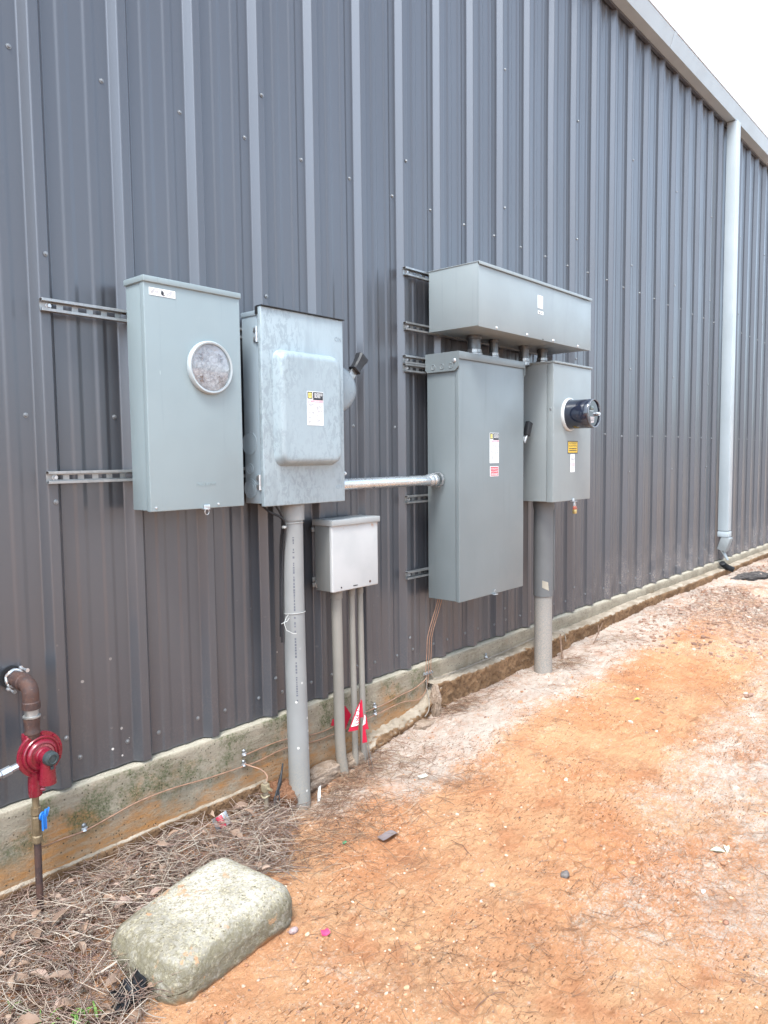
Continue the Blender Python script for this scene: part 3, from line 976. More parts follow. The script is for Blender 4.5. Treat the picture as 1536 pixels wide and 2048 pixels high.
for sx, sz in ((-1, 1), (-1, -1), (1, -1), (1, 1)):
    b = B()
    X, Z = cx + sx * 0.036, cz + sz * 0.040
    b.box(X - 0.0013, X + 0.0013, yf - 0.010, yf - 0.016, Z - 0.013, Z + 0.013, 0)
    b.box(min(X, X + sx * 0.014), max(X, X + sx * 0.014), yf - 0.010, yf - 0.014, Z + 0.005, Z + 0.0075, 0)
    b.box(min(X, X + sx * 0.014), max(X, X + sx * 0.014), yf - 0.010, yf - 0.014, Z - 0.0075, Z - 0.005, 0)
    b.done('jaw', M_GREYINK, pl)
b = B()
b.lathe([(0.0, 0.037), (0.02, 0.0362), (0.04, 0.0338), (0.055, 0.030), (0.068, 0.0252), (0.078, 0.0200), (0.0842, 0.0160), (0.0842, 0.0145), (0.078, 0.0185), (0.068, 0.0237), (0.055, 0.0285), (0.04, 0.0323), (0.02, 0.0347), (0.0, 0.0355)], (cx, yf, cz), (0, -1, 0), 48)
b.done('glass_window', M_GLASS, t, 20)
b = B()
b.box(1.392, 1.494, yf - 0.0002, yf - 0.0012, 2.008, 2.033, 0)
lines(b, 1.396, 1.430, 2.013, 2.029, 4, yf - 0.0016, 1, 0.2, 3)
lines(b, 1.458, 1.490, 2.013, 2.029, 4, yf - 0.0016, 1, 0.2, 5)
b.poly([(1.437, yf - 0.0016, 2.027), (1.440, yf - 0.0016, 2.029), (1.445, yf - 0.0016, 2.020), (1.442, yf - 0.0016, 2.018)], 2)
b.prism([(1.443 + 0.006 * math.cos(a), yf - 0.0014, 2.019 + 0.008 * math.sin(a)) for a in np.linspace(0, 6.0, 10)], (0, -0.0003, 0), 2)
b.box(1.445, 1.453, yf - 0.0013, yf - 0.0018, 2.011, 2.014, 2)
b.done('sticker', [M_WHITE, M_GREYINK, M_INK], t)
b = B()
b.box(1.585, 1.612, yf - 0.001, yf - 0.006, 1.268, 1.284, 0, 0.003)
b.box(1.580, 1.602, yf + 0.006, yf - 0.020, 1.2665, 1.2690, 0, 0.0008)
b.tube([(1.592 + 0.009 * math.cos(a), yf - 0.012, 1.258 + 0.011 * math.sin(a)) for a in np.linspace(0, 2 * math.pi, 17)], 0.0014, 6)
b.done('latch', M_GALV, t)
for X in (1.392, 1.652):
    b = B()
    b.lathe([(0, 0.003), (0.004, 0.0022), (0.0048, 0), (0, 0)], (X, yf, 1.283), (0, -1, 0), 10)
    b.done('rivet', M_GALV, t)

# ------------------------------------------------------------------ safety switch
t = thing('safety_switch', 'dusty grey safety switch with domed door and raised lever on its right side', 'safety switch', (2.09, -0.056, 1.265))
x0, x1, z0, z1 = 1.872, 2.318, 1.262, 2.043
b = B()
b.box(x0, x1 - 0.006, -0.058, -0.1575, z0 + 0.008, 2.012, 0, 0.003)
b.box(x0 - 0.003, x1 - 0.003, -0.056, -0.1565, 2.006, 2.026, 0, 0.002)
en = b.done('enclosure', M_ENC2S, t)
for zc, yc, rr in ((1.510, -0.092, (0.046,)), (1.409, -0.090, (0.022, 0.010)), (1.330, -0.092, (0.040, 0.032, 0.021))):
    b = B()
    for i, r in enumerate(rr):
        b.lathe([(r - 0.0022, 0.0), (r - 0.0016, 0.0015), (r - 0.0004, 0.0015), (r, 0.0)], (x0, yc, zc), (-1, 0, 0), 36)
        b.lathe([(0, 0.0006 - i * 0.0002), (r - 0.0025, 0.0006 - i * 0.0002), (r - 0.0025, 0)], (x0, yc, zc), (-1, 0, 0), 36)
    b.done('knockout', M_ENC2S, en)
b = B()
b.box(x0 - 0.004, x1 + 0.003, -0.159, -0.181, z0 - 0.003, z1 - 0.004, 0, 0.004, 3)
door = b.done('door', M_ENC2, t)
# dark drip lip round the top of the door
b = B()
b.box(x0 - 0.006, x1 + 0.006, -0.155, -0.190, z1 - 0.004, z1 - 0.0005, 0, 0.001)
b.box(x0 - 0.007, x0 - 0.0045, -0.150, -0.165, 2.01, z1 - 0.004, 0)
b.done('drip_lip', M_BLACK, door)
# raised pressing in the door
b = B()
def rrect(xa, xb, za, zb, r, y, n=7):
    P = []
    for (cx_, cz_, a0) in ((xb - r, zb - r, 0), (xa + r, zb - r, 90), (xa + r, za + r, 180), (xb - r, za + r, 270)):
        for k in range(n):
            a = math.radians(a0 + 90 * k / (n - 1))
            P.append((cx_ + r * math.cos(a), y, cz_ + r * math.sin(a)))
    return P
secs = []
base = (1.922, 2.278, 1.418, 1.880)
for ins, dy, r in ((0.0, 0.0, 0.042), (0.0015, -0.006, 0.042), (0.010, -0.030, 0.040), (0.014, -0.037, 0.038), (0.020, -0.0425, 0.034), (0.028, -0.0445, 0.03), (0.036, -0.045, 0.026)):
    secs.append([b.bm.verts.new(p) for p in rrect(base[0] + ins, base[1] - ins, base[2] + ins, base[3] - ins, r, -0.181 + dy)])
for A, C2 in zip(secs, secs[1:]):
    for i in range(len(A)):
        j = (i + 1) % len(A)
        b.bm.faces.new((A[i], A[j], C2[j], C2[i]))
b.bm.faces.new(secs[-1])
b.done('raised_panel', M_ENC2, door, 40)
b = B()
b.text('ON', 2.290, -0.1813, 1.955, 0.026, 0, ext=0.0008, spacing=1.05)
b.text('O', 2.290, -0.1813, 1.350, 0.020, 0, ext=0.0008)
b.text('OFF', 2.286, -0.1813, 1.322, 0.022, 0, ext=0.0008, spacing=1.05)
b.done('embossing', M_ENC2S, door)
def danger_sticker(name, parent, xa, xb, za, zb, y, headfrac, seed):
    """black head with a square logo, red danger bar, two columns of fine print"""
    b = B()
    W, H = xb - xa, zb - za
    b.box(xa, xb, y, y - 0.0010, za, zb, 0)
    yy = y - 0.0014
    zh = zb - H * headfrac
    R = lambda u0, u1, v0, v1, mi, d=0.0: b.poly([(xa + W * u0, yy - d, za + H * v0), (xa + W * u1, yy - d, za + H * v0), (xa + W * u1, yy - d, za + H * v1), (xa + W * u0, yy - d, za + H * v1)], mi)
    v0 = 1 - headfrac
    R(0.02, 0.32, v0 + 0.03, 0.985, 1)
    R(0.36, 0.98, v0, 0.985, 1)
    R(0.07, 0.27, v0 + 0.055, 0.955, 2, 0.0003)
    b.text('D', xa + W * 0.172, yy - 0.0007, za + H * (v0 + 0.985 + 0.03) / 2, W * 0.17, 1)
    lines(b, xa + W * 0.44, xa + W * 0.94, za + H * (v0 + 0.06), za + H * 0.96, 5, yy - 0.0003, 0, 0.2, seed)
    R(0.20, 0.98, v0 - 0.075, v0 - 0.01, 3)
    b.text('DANGER', xa + W * 0.58, yy - 0.0004, za + H * (v0 - 0.042), H * 0.058, 0)
    R(0.05, 0.14, v0 - 0.10, v0 - 0.03, 3)
    lines(b, xa + W * 0.06, xa + W * 0.47, za + H * 0.05, za + H * (v0 - 0.12), 15, yy, 4, 0.5, seed + 1)
    lines(b, xa + W * 0.54, xa + W * 0.96, za + H * 0.05, za + H * (v0 - 0.12), 15, yy, 4, 0.5, seed + 2)
    return b.done(name, [M_WHITE, M_INK, M_LOGOY, M_PINK, M_GREYINK], parent)
danger_sticker('warning_sticker', door, 2.062, 2.152, 1.583, 1.720, -0.2262, 0.25, 4)
for zc in (1.933, 1.355):
    b = B()
    for k in range(3):
        b.cyl((x0 - 0.0055, -0.156, zc - 0.030 + k * 0.0205), (x0 - 0.0055, -0.156, zc - 0.0105 + k * 0.0205), 0.0052, 10)
    b.box(x0 - 0.0045, x0 - 0.002, -0.133, -0.155, zc - 0.027, zc - 0.008, 0, 0.001)
    b.box(x0 - 0.0045, x0 - 0.002, -0.133, -0.155, zc + 0.010, zc + 0.027, 0, 0.001)
    b.done('hinge', M_GALV, t)
# operating mechanism on the right side
b = B()
pts = [(2.312 + 0.138 * math.cos(a), -0.125, 1.752 + 0.106 * math.sin(a)) for a in np.linspace(-math.pi / 2, math.pi / 2, 25)]
cap_ = []
secs = []
for k, dy in ((1.0, 0.012), (1.0, -0.006), (0.97, -0.014), (0.90, -0.020), (0.75, -0.024)):
    secs.append([b.bm.verts.new((2.312 + (p[0] - 2.312) * k, p[1] + dy, 1.752 + (p[2] - 1.752) * k)) for p in pts])
for A, C2 in zip(secs, secs[1:]):
    for i in range(len(A) - 1):
        b.bm.faces.new((A[i], A[i + 1], C2[i + 1], C2[i]))
b.bm.faces.new(secs[-1]); b.bm.faces.new(secs[0][::-1])
b.done('lever_guard', mat_enclosure('guard_grey_paint', (0.19, 0.23, 0.26), 0.3), t, 40)
d = Vector((0.118, 0, 0.150)).normalized()
nrm_ = Vector((-d.z, 0, d.x))
piv = Vector((2.352, -0.142, 1.735))
b = B()
b.obox(piv + d * 0.078, d, (0, 1, 0), nrm_, 0.150, 0.005, 0.036, 0, 0.001)
b.obox(piv + d * 0.078 + nrm_ * 0.0135 + Vector((0, 0.006, 0)), d, (0, 1, 0), nrm_, 0.150, 0.016, 0.003, 0, 0.0008)
b.obox(piv + d * 0.078 - nrm_ * 0.0135 + Vector((0, 0.006, 0)), d, (0, 1, 0), nrm_, 0.150, 0.016, 0.003, 0, 0.0008)
lv = b.done('lever', M_STRUT, t)
b = B()
secs = []
for s_, w_, q_ in ((k1, k2 * 1.22, k3 * 1.3) for k1, k2, k3 in ((0.128, 0.019, 0.014), (0.131, 0.022, 0.016), (0.14, 0.0185, 0.0145), (0.165, 0.0185, 0.0145), (0.19, 0.021, 0.0155), (0.206, 0.025, 0.017), (0.213, 0.0245, 0.0165), (0.215, 0.020, 0.013))):
    c_ = piv + d * s_
    secs.append([b.bm.verts.new(c_ + nrm_ * w_ * u + Vector((0, q_ * v, 0))) for u, v in ((1, .6), (.75, 1), (-.75, 1), (-1, .6), (-1, -.6), (-.75, -1), (.75, -1), (1, -.6))])
for A, C2 in zip(secs, secs[1:]):
    for i in range(8):
        j = (i + 1) % 8
        b.bm.faces.new((A[i], A[j], C2[j], C2[i]))
b.bm.faces.new(secs[0][::-1]); b.bm.faces.new(secs[-1])
b.done('grip', M_BLACK, lv, 30)
b = B()
b.box(2.319, 2.333, -0.165, -0.176, 1.372, 1.388, 0, 0.002)
b.cyl((2.327, -0.177, 1.380), (2.327, -0.182, 1.380), 0.005, 10)
b.done('latch', M_GALV, t)

# ------------------------------------------------------------------ wireway trough
t = thing('wireway_trough', 'long horizontal grey wireway box above the tall panel, with two white stickers', 'wireway box', (3.69, -0.056, 2.09))
x0, x1, yf, z0, z1 = 3.087, 4.308, -0.366, 2.092, 2.400
b = B()
b.box(x0, x1, -0.058, yf + 0.004, z0, z1, 0, 0.0015)
b.done('body', M_ENC3, t)
b = B()
b.box(x0 + 0.0, x1 + 0.001, yf + 0.003, yf, z0 - 0.004, z1 - 0.014, 0, 0.0012)
cv = b.done('front_cover', M_ENC3, t)
b = B()
b.box(x0 - 0.003, x1 + 0.003, -0.056, yf - 0.007, z1 - 0.001, z1 + 0.003, 0, 0.001)
b.box(x0 - 0.003, x1 + 0.003, yf - 0.0035, yf - 0.008, z1 - 0.013, z1 + 0.0025, 0, 0.0012)
b.done('rain_lip', M_ENC3, t)
b = B()
b.box(3.661, 3.716, yf - 0.0002, yf - 0.0012, 2.258, 2.327, 0)
b.text('ESP', 3.688, yf - 0.0016, 2.313, 0.014, 1) if False else lines(b, 3.676, 3.702, 2.305, 2.322, 2, yf - 0.0016, 1, 0.1, 4)
b.poly([(3.684, yf - 0.0016, 2.302), (3.687, yf - 0.0016, 2.302), (3.689, yf - 0.0016, 2.286), (3.686, yf - 0.0016, 2.286)], 1)
b.poly([(3.694, yf - 0.0016, 2.302), (3.697, yf - 0.0016, 2.302), (3.692, yf - 0.0016, 2.286), (3.689, yf - 0.0016, 2.286)], 1)
lines(b, 3.668, 3.710, 2.262, 2.284, 4, yf - 0.0016, 1, 0.3, 6)
b.done('sticker', [M_WHITE, M_GREYINK], cv)
b = B()
b.box(3.664, 3.722, yf - 0.0002, yf - 0.0012, 2.226, 2.244, 0)
b.text('UL', 3.683, yf - 0.0016, 2.234, 0.013, 1) if False else b.prism([(3.682 + 0.006 * math.cos(a), yf - 0.0014, 2.234 + 0.006 * math.sin(a)) for a in np.linspace(0, 6.0, 12)], (0, -0.0003, 0), 1)
b.poly([(3.698, yf - 0.0016, 2.230), (3.710, yf - 0.0016, 2.230), (3.704, yf - 0.0016, 2.239)], 1)
b.done('sticker', [M_WHITE, M_INK], cv)
b = B()
for X in (3.25, 3.55, 3.84, 4.14):
    b.lathe([(0, 0.005), (0.005, 0.004), (0.007, 0.0), (0, 0)], (X, yf, 2.100), (0, -1, 0), 10)
b.box(3.71, 3.728, yf - 0.0002, yf - 0.0010, 2.0915, 2.095, 1)
b.done('cover_screw', [M_GALV, M_DARKHOLE], cv)

# ------------------------------------------------------------------ tall breaker panel
t = thing('breaker_panel', 'tall dark grey breaker panel under the horizontal wireway with red emergency sticker', 'breaker panel', (3.37, -0.056, 0.70))
x0, x1, yf, z0, z1 = 3.068, 3.690, -0.262, 0.702, 1.972
b = B()
b.box(x0, x1, -0.058, -0.236, z0, z1 - 0.003, 0, 0.002)
b.done('enclosure', M_ENC4, t)
b = B()
b.box(x0 - 0.0025, x1 + 0.0025, -0.2375, yf, z0 - 0.003, z1 - 0.030, 0, 0.003, 3)
cv = b.done('front_cover', M_ENC4, t)
# top end cap with a deep side flange
b = B()
b.box(x0 - 0.012, x1 + 0.006, -0.054, yf - 0.004, z1, z1 + 0.004, 0, 0.0015)
b.box(x0 - 0.012, x1 + 0.006, yf - 0.0045, yf - 0.008, z1 - 0.034, z1 + 0.0035, 0, 0.0015)
b.prism([(x0 - 0.0125, -0.056, z1 + 0.003), (x0 - 0.0125, yf - 0.006, z1 + 0.003), (x0 - 0.0125, yf - 0.006, z1 - 0.070), (x0 - 0.0125, yf + 0.018, z1 - 0.092), (x0 - 0.0125, -0.070, z1 - 0.092), (x0 - 0.0125, -0.056, z1 - 0.080)], (0.004, 0, 0))
b.prism([(x1 + 0.003, -0.056, z1 + 0.003), (x1 + 0.003, yf - 0.006, z1 + 0.003), (x1 + 0.003, yf - 0.006, z1 - 0.070), (x1 + 0.003, yf + 0.018, z1 - 0.092), (x1 + 0.003, -0.056, z1 - 0.092)], (0.004, 0, 0))
cap = b.done('end_cap', M_ENC4, t)
for yc in (-0.108, -0.163, -0.219):
    b = B()
    b.lathe([(0, 0.0005), (0.0105, 0.0005), (0.012, 0.0022), (0.0135, 0.0022), (0.015, 0.0)], (x0 - 0.0125, yc, z1 - 0.066), (-1, 0, 0), 20)
    b.done('dimple', M_ENC4, cap)
b = B()
b.lathe([(0, 0.008), (0.006, 0.008), (0.0095, 0.004), (0.0105, 0.0), (0, 0)], (x0 - 0.0125, -0.242, z1 - 0.042), (-1, 0, 0), 12)
b.done('cap_screw', M_GALV, cap)
danger_sticker('warning_sticker', cv, 3.344, 3.432, 1.411, 1.573, yf - 0.0002, 0.235, 14)
b = B()
b.box(3.347, 3.428, yf - 0.0002, yf - 0.0012, 1.340, 1.394, 0)
b.box(3.351, 3.4245, yf - 0.0010, yf - 0.0015, 1.343, 1.391, 1)
b.text('EMERGENCY', 3.388, yf - 0.0019, 1.380, 0.0125, 0)
b.text('DISCONNECT', 3.388, yf - 0.0019, 1.366, 0.0122, 0)
lines(b, 3.356, 3.420, 1.346, 1.357, 2, yf - 0.0019, 0, 0.1, 9)
b.done('emergency_sticker', [M_WHITE, M_REDL], cv)
b = B()
b.box(3.372, 3.406, yf + 0.004, yf - 0.016, 0.6955, 0.6985, 0, 0.001)
b.tube([(3.39 + 0.008 * math.cos(a), yf - 0.004, 0.712 + 0.010 * math.sin(a)) for a in np.linspace(0, math.pi, 9)], 0.0013, 6)
b.done('latch', M_GALV, t)
b = B()
b.box(3.692, 3.80, -0.200, -0.216, 1.535, 1.56, 0, 0.003)
b.obox((3.803, -0.208, 1.555), (0.5, 0, 0.86), (0, 1, 0), (-0.86, 0, 0.5), 0.075, 0.02, 0.012, 0, 0.002)
hd = b.done('operating_handle', M_GALV, t)
b = B()
b.obox((3.828, -0.210, 1.606), (0.35, 0, 0.93), (0, 1, 0), (-0.93, 0, 0.35), 0.085, 0.030, 0.040, 0, 0.005)
b.done('grip', M_BLACK, hd)

# ------------------------------------------------------------------ right meter box
t = thing('meter_box', 'grey meter box with projecting black meter and yellow sticker, rightmost on the wall', 'meter box', (4.14, -0.056, 1.17))
x0, x1, yf, z0, z1 = 3.905, 4.382, -0.335, 1.176, 1.984
b = B()
b.box(x0, x1, -0.058, -0.290, z0, z1, 0, 0.002)
b.done('enclosure', M_ENC5, t)
b = B()
b.box(x0 - 0.0025, x1 + 0.0025, -0.2915, yf, z0 - 0.003, z1 - 0.001, 0, 0.003, 3)
cv = b.done('front_cover', M_ENC5, t)
b = B()
b.box(x0 - 0.004, x1 + 0.006, -0.056, yf - 0.008, z1, z1 + 0.013, 0, 0.003)
b.done('top_cap', M_ENC5, t)
b = B()
b.lathe([(0, 0.004), (0.0055, 0.0035), (0.0065, 0), (0, 0)], (x0 - 0.0025, -0.318, 1.72), (-1, 0, 0), 10)
b.done('rivet', M_GALV, t)
mc = (4.090, yf, 1.692)
b = B()
b.lathe([(0.080, 0.0), (0.098, 0.0), (0.0995, 0.004), (0.0985, 0.013), (0.095, 0.017), (0.089, 0.017), (0.0865, 0.012)], mc, (0, -1, 0), 56)
b.done('meter_ring', simple('white_ring_paint', (0.50, 0.52, 0.52), 0.35, 0, 0.04), t, 40)
b = B()
b.lathe([(0.0862, 0.0), (0.0862, 0.05), (0.0845, 0.152), (0.0815, 0.158), (0.0, 0.158)], mc, (0, -1, 0), 56)
mt = b.done('meter', M_METERBLK, t, 35)
b = B()
b.lathe([(0.076, 0.1575), (0.0825, 0.158), (0.0835, 0.165), (0.081, 0.168), (0.077, 0.166)], mc, (0, -1, 0), 56)
b.done('face_rim', simple('meter_rim', (0.16, 0.17, 0.19), 0.15, 0.2), mt, 40)
b = B()
yy = yf - 0.1585
b.box(4.045, 4.085, yy, yy - 0.003, 1.712, 1.735, 0, 0.001)
b.box(4.042, 4.088, yy, yy - 0.0015, 1.704, 1.707, 1)
b.poly([(4.04, yy - 0.001, 1.672), (4.100, yy - 0.001, 1.672), (4.094, yy - 0.001, 1.640), (4.056, yy - 0.001, 1.634)], 2)
lines(b, 4.046, 4.09, 1.645, 1.668, 3, yy - 0.0014, 3, 0.2, 7)
b.cyl((4.135, yy, 1.690), (4.135, yy - 0.016, 1.690), 0.012, 16, 1)
b.cyl((4.135, yy - 0.016, 1.690), (4.135, yy - 0.022, 1.690), 0.006, 12, 1)
b.done('dial_face', [simple('meter_display', (0.09, 0.11, 0.10), 0.2), M_GALV, simple('meter_plate', (0.42, 0.38, 0.38), 0.5), M_INK], mt)
b = B()
b.box(4.080, 4.208, yf - 0.0002, yf - 0.0012, 1.459, 1.535, 0)
b.box(4.0855, 4.2025, yf - 0.0011, yf - 0.0016, 1.4645, 1.5295, 1)
b.text('INSTRUMENT', 4.144, yf - 0.0020, 1.520, 0.0165, 0)
b.text('RATED METER', 4.144, yf - 0.0020, 1.504, 0.0160, 0)
lines(b, 4.094, 4.194, 1.470, 1.494, 2, yf - 0.0020, 0, 0.1, 12)
b.done('warning_sticker', [M_INK, M_YELLOW], cv)
b = B()
b.box(4.116, 4.170, yf - 0.0002, yf - 0.0011, 1.346, 1.456, 0)
lines(b, 4.124, 4.162, 1.418, 1.434, 2, yf - 0.0015, 1, 0.2, 2)
lines(b, 4.122, 4.164, 1.384, 1.400, 2, yf - 0.0015, 2, 0.1, 3)
lines(b, 4.124, 4.160, 1.372, 1.380, 1, yf - 0.0015, 1, 0.1, 4)
b.done('sticker', [M_WHITE, M_GREYINK, M_REDL], cv)
b = B()
b.box(4.135, 4.168, yf + 0.01, yf - 0.022, 1.1665, 1.1700, 0, 0.001)
b.box(4.140, 4.165, yf - 0.001, yf - 0.005, 1.166, 1.186, 0, 0.003)
b.done('latch', M_GALV, t)
t = thing('padlock', 'small brass padlock with red band hanging under the right meter box', 'padlock', (4.15, yf - 0.012, 1.10))
b = B()
b.box(4.137, 4.167, yf - 0.004, yf - 0.022, 1.092, 1.118, 0, 0.003)
b.done('body', M_BRASS, t)
b = B()
b.box(4.139, 4.165, yf - 0.006, yf - 0.020, 1.118, 1.138, 0, 0.002)
b.cyl((4.165, yf - 0.013, 1.128), (4.176, yf - 0.013, 1.120), 0.006, 8)
b.done('band', M_LOCKRED, t)
b = B()
b.tube([(4.143, yf - 0.013, 1.136)] + [(4.152 - 0.009 * math.cos(a), yf - 0.013, 1.153 + 0.012 * math.sin(a)) for a in np.linspace(0, math.pi, 9)] + [(4.161, yf - 0.013, 1.136)], 0.0027, 8)
b.done('shackle', M_GALV, t)

# ------------------------------------------------------------------ short conduit nipples under the trough
def nipple(x, r, ztop, zbot, label):
    t = thing('conduit_nipple', label, 'conduit nipple', (x, -0.17, zbot), 'conduit nipples under the wireway box')
    b = B()
    b.cyl((x, -0.17, zbot - 0.002), (x, -0.17, ztop + 0.002), r * 0.9, 28)
    b.done('tube', mat_galv_d, t)
    b = B()
    b.lathe([(r, 0), (r * 1.07, 0.002), (r * 1.07, 0.016), (r, 0.018)], (x, -0.17, ztop - 0.020), (0, 0, 1), 28)
    b.done('upper_locknut', mat_galv_d, t)
    b = B()
    b.lathe([(r * 0.92, 0.0), (r * 1.14, 0.001), (r * 1.14, 0.020), (r * 1.02, 0.024), (r * 1.02, 0.040), (r * 0.92, 0.042)], (x, -0.17, zbot + 0.001), (0, 0, 1), 10)
    b.done('lower_fitting', simple('dark_fitting_zinc', (0.34, 0.35, 0.36), 0.3, 0.8, 0.1, 30), t, 20)
mat_galv_d = simple('dull_conduit_steel', (0.13, 0.145, 0.16), 0.35, 0.6, 0.15, 30)
nipple(3.335, 0.040, 2.091, 1.9765, 'widest short conduit nipple, at the left end under the wireway box')
nipple(3.525, 0.028, 2.091, 1.9765, 'narrow short conduit nipple, second from the left under the wireway box')
nipple(3.850, 0.031, 2.091, 1.9765, 'short conduit nipple between the tall panel and the right meter box')
nipple(4.060, 0.031, 2.091, 1.998, 'short conduit nipple standing on top of the right meter box')

# ------------------------------------------------------------------ horizontal steel conduit
t = thing('steel_conduit', 'shiny horizontal steel pipe running between the safety switch and the tall panel', 'conduit', (2.7, -0.135, 1.33))
b = B()
b.cyl((2.312, -0.135, 1.330), (3.04, -0.135, 1.330), 0.0255, 32)
b.done('pipe', simple('bright_conduit_zinc', (0.62, 0.66, 0.69), 0.28, 0.85, 0.06, 12), t)
b = B()
b.lathe([(0.0256, 0.0), (0.031, 0.001), (0.033, 0.006), (0.033, 0.018), (0.029, 0.021), (0.029, 0.027), (0.0345, 0.030), (0.0345, 0.046), (0.030, 0.050), (0.0256, 0.050)], (2.975, -0.135, 1.330), (1, 0, 0), 32)
b.lathe([(0.036, 0.0), (0.041, 0.001), (0.0415, 0.010), (0.036, 0.012)], (3.045, -0.135, 1.330), (1, 0, 0), 10)
b.done('connector', simple('zinc_connector', (0.55, 0.56, 0.57), 0.3, 0.85, 0.08, 30), t, 25)

# ------------------------------------------------------------------ large left PVC riser
t = thing('pvc_riser', 'tall grey plastic pipe under the safety switch with printed line and cable ties', 'plastic pipe', (2.05, -0.15, -0.1))
b = B()
NP = 22
path = []
for i in range(NP):
    u = i / (NP - 1)
    z = 1.255 - u * 1.40
    path.append((2.071 - 0.026 * u, -0.112 - 0.040 * u + 0.004 * math.sin(u * 5), z))
b.tube(path, 0.0450, 36)
b.done('pipe', M_PVCL, t)
b = B()
b.lathe([(0.0452, 0.0), (0.0505, 0.001), (0.0515, 0.06), (0.0515, 0.074)], (2.070, -0.114, 1.190), (0, 0, 1), 36)
b.done('coupling', M_PVCL, t)
def on_pipe(z, ang, r=0.0456):
    u = (1.255 - z) / 1.40
    c = (2.071 - 0.026 * u, -0.112 - 0.040 * u + 0.004 * math.sin(u * 5))
    return (c[0] + r * math.cos(ang), c[1] + r * math.sin(ang), z)
b = B()
rr = random.Random(5)
z = 1.15
a0 = math.radians(232)
while z > 0.42:
    L = rr.uniform(0.004, 0.011)
    if rr.random() < 0.72:
        wd = rr.uniform(0.05, 0.085)
        b.poly([on_pipe(z, a0 - wd), on_pipe(z, a0 + wd), on_pipe(z - L, a0 + wd), on_pipe(z - L, a0 - wd)])
    z -= L + rr.uniform(0.0015, 0.005)
b.done('printed_line', simple('faded_grey_print', (0.105, 0.11, 0.13), 0.6), t)
def tie(z0, z1, name):
    b = B()
    P = [on_pipe(z0 + (z1 - z0) * (0.5 + 0.5 * math.sin(a)), math.radians(180) + a, 0.0475) for a in np.linspace(-0.3, math.pi + 0.2, 26)]
    b.tube(P, 0.0015, 6)
    return b
b = tie(1.168, 1.182, '')
b.box(1.992, 2.006, -0.135, -0.149, 1.162, 1.172, 0, 0.001)
b.done('cable_tie', M_CORD, t)
b = tie(0.796, 0.803, '')
b.tube([(2.012, -0.142, 0.798), (1.985, -0.160, 0.795), (1.965, -0.170, 0.775), (1.968, -0.178, 0.748), (1.995, -0.188, 0.730), (2.010, -0.192, 0.728)], 0.0016, 6)
b.tube([(2.010, -0.150, 0.786), (1.985, -0.165, 0.780), (1.950, -0.170, 0.776)], 0.0015, 6)
b.done('cable_tie', M_CORD, t)
def cable(name, pts, r, mat, label, cat, group=None, seg=8):
    P = [Vector(p) for p in pts]
    out = []
    for i in range(len(P) - 1):
        p0, p1, p2, p3 = P[max(i - 1, 0)], P[i], P[i + 1], P[min(i + 2, len(P) - 1)]
        for k in range(8):
            s = k / 8
            out.append(0.5 * ((2 * p1) + (p2 - p0) * s + (2 * p0 - 5 * p1 + 4 * p2 - p3) * s * s + (3 * p1 - p0 - 3 * p2 + p3) * s ** 3))
    out.append(P[-1])
    b = B()
    b.tube(out, r, seg)
    o = b.done(name, mat, None)
    return tag(o, label, cat, group)
cable('cable', [(1.905, -0.10, 1.272), (1.935, -0.125, 1.235), (1.985, -0.145, 1.205), (2.008, -0.135, 1.165), (2.012, -0.115, 1.05), (2.006, -0.112, 0.92), (2.001, -0.115, 0.82), (2.002, -0.110, 0.68)], 0.0050, M_BLACK,
      'black cable leaving the switch box furthest left and hugging the grey plastic pipe', 'cable', 'black cables beside the left plastic pipe')
cable('cable', [(1.955, -0.13, 1.268), (1.985, -0.135, 1.228), (2.006, -0.125, 1.185), (2.018, -0.095, 1.08), (2.013, -0.095, 0.9), (2.008, -0.095, 0.7)], 0.0045, M_BLACK,
      'second black cable, dropping from nearer the front edge of the switch box', 'cable', 'black cables beside the left plastic pipe')

# ------------------------------------------------------------------ right PVC riser
t = thing('pvc_riser', 'thick plastic pipe under the right meter box, dark sleeve above sandy lower half', 'plastic pipe', (4.04, -0.20, 0.0))
b = B()
b.cyl((4.04, -0.20, 0.0), (4.035, -0.20, 0.64), 0.0545, 40)
b.done('lower_pipe', M_PVCS, t)
b = B()
b.lathe([(0.0550, 0.0), (0.0600, 0.002), (0.0605, 0.50), (0.0600, 0.53), (0.064, 0.556), (0.064, 0.61)], (4.035, -0.20, 0.585), (0, 0, 1), 40)
b.box(4.066, 4.074, -0.258, -0.244, 0.62, 1.12, 0, 0.001)
sl = b.done('upper_sleeve', M_PVCD, t)
b = B()
for a0, a1 in ((3.55, 4.25),):
    A = [(4.035 + 0.0612 * math.cos(a), -0.20 + 0.0612 * math.sin(a), 0.645 - 0.02 * (i / 6)) for i, a in enumerate(np.linspace(a0, a1, 7))]
    C_ = [(4.035 + 0.0612 * math.cos(a), -0.20 + 0.0612 * math.sin(a), 0.690 - 0.012 * (i / 6)) for i, a in enumerate(np.linspace(a0, a1 - 0.1, 7))]
    for i in range(6):
        b.poly([A[i], A[i + 1], C_[i + 1], C_[i]])
b.done('paper_tag', simple('tan_paper', (0.30, 0.27, 0.22), 0.8), sl)

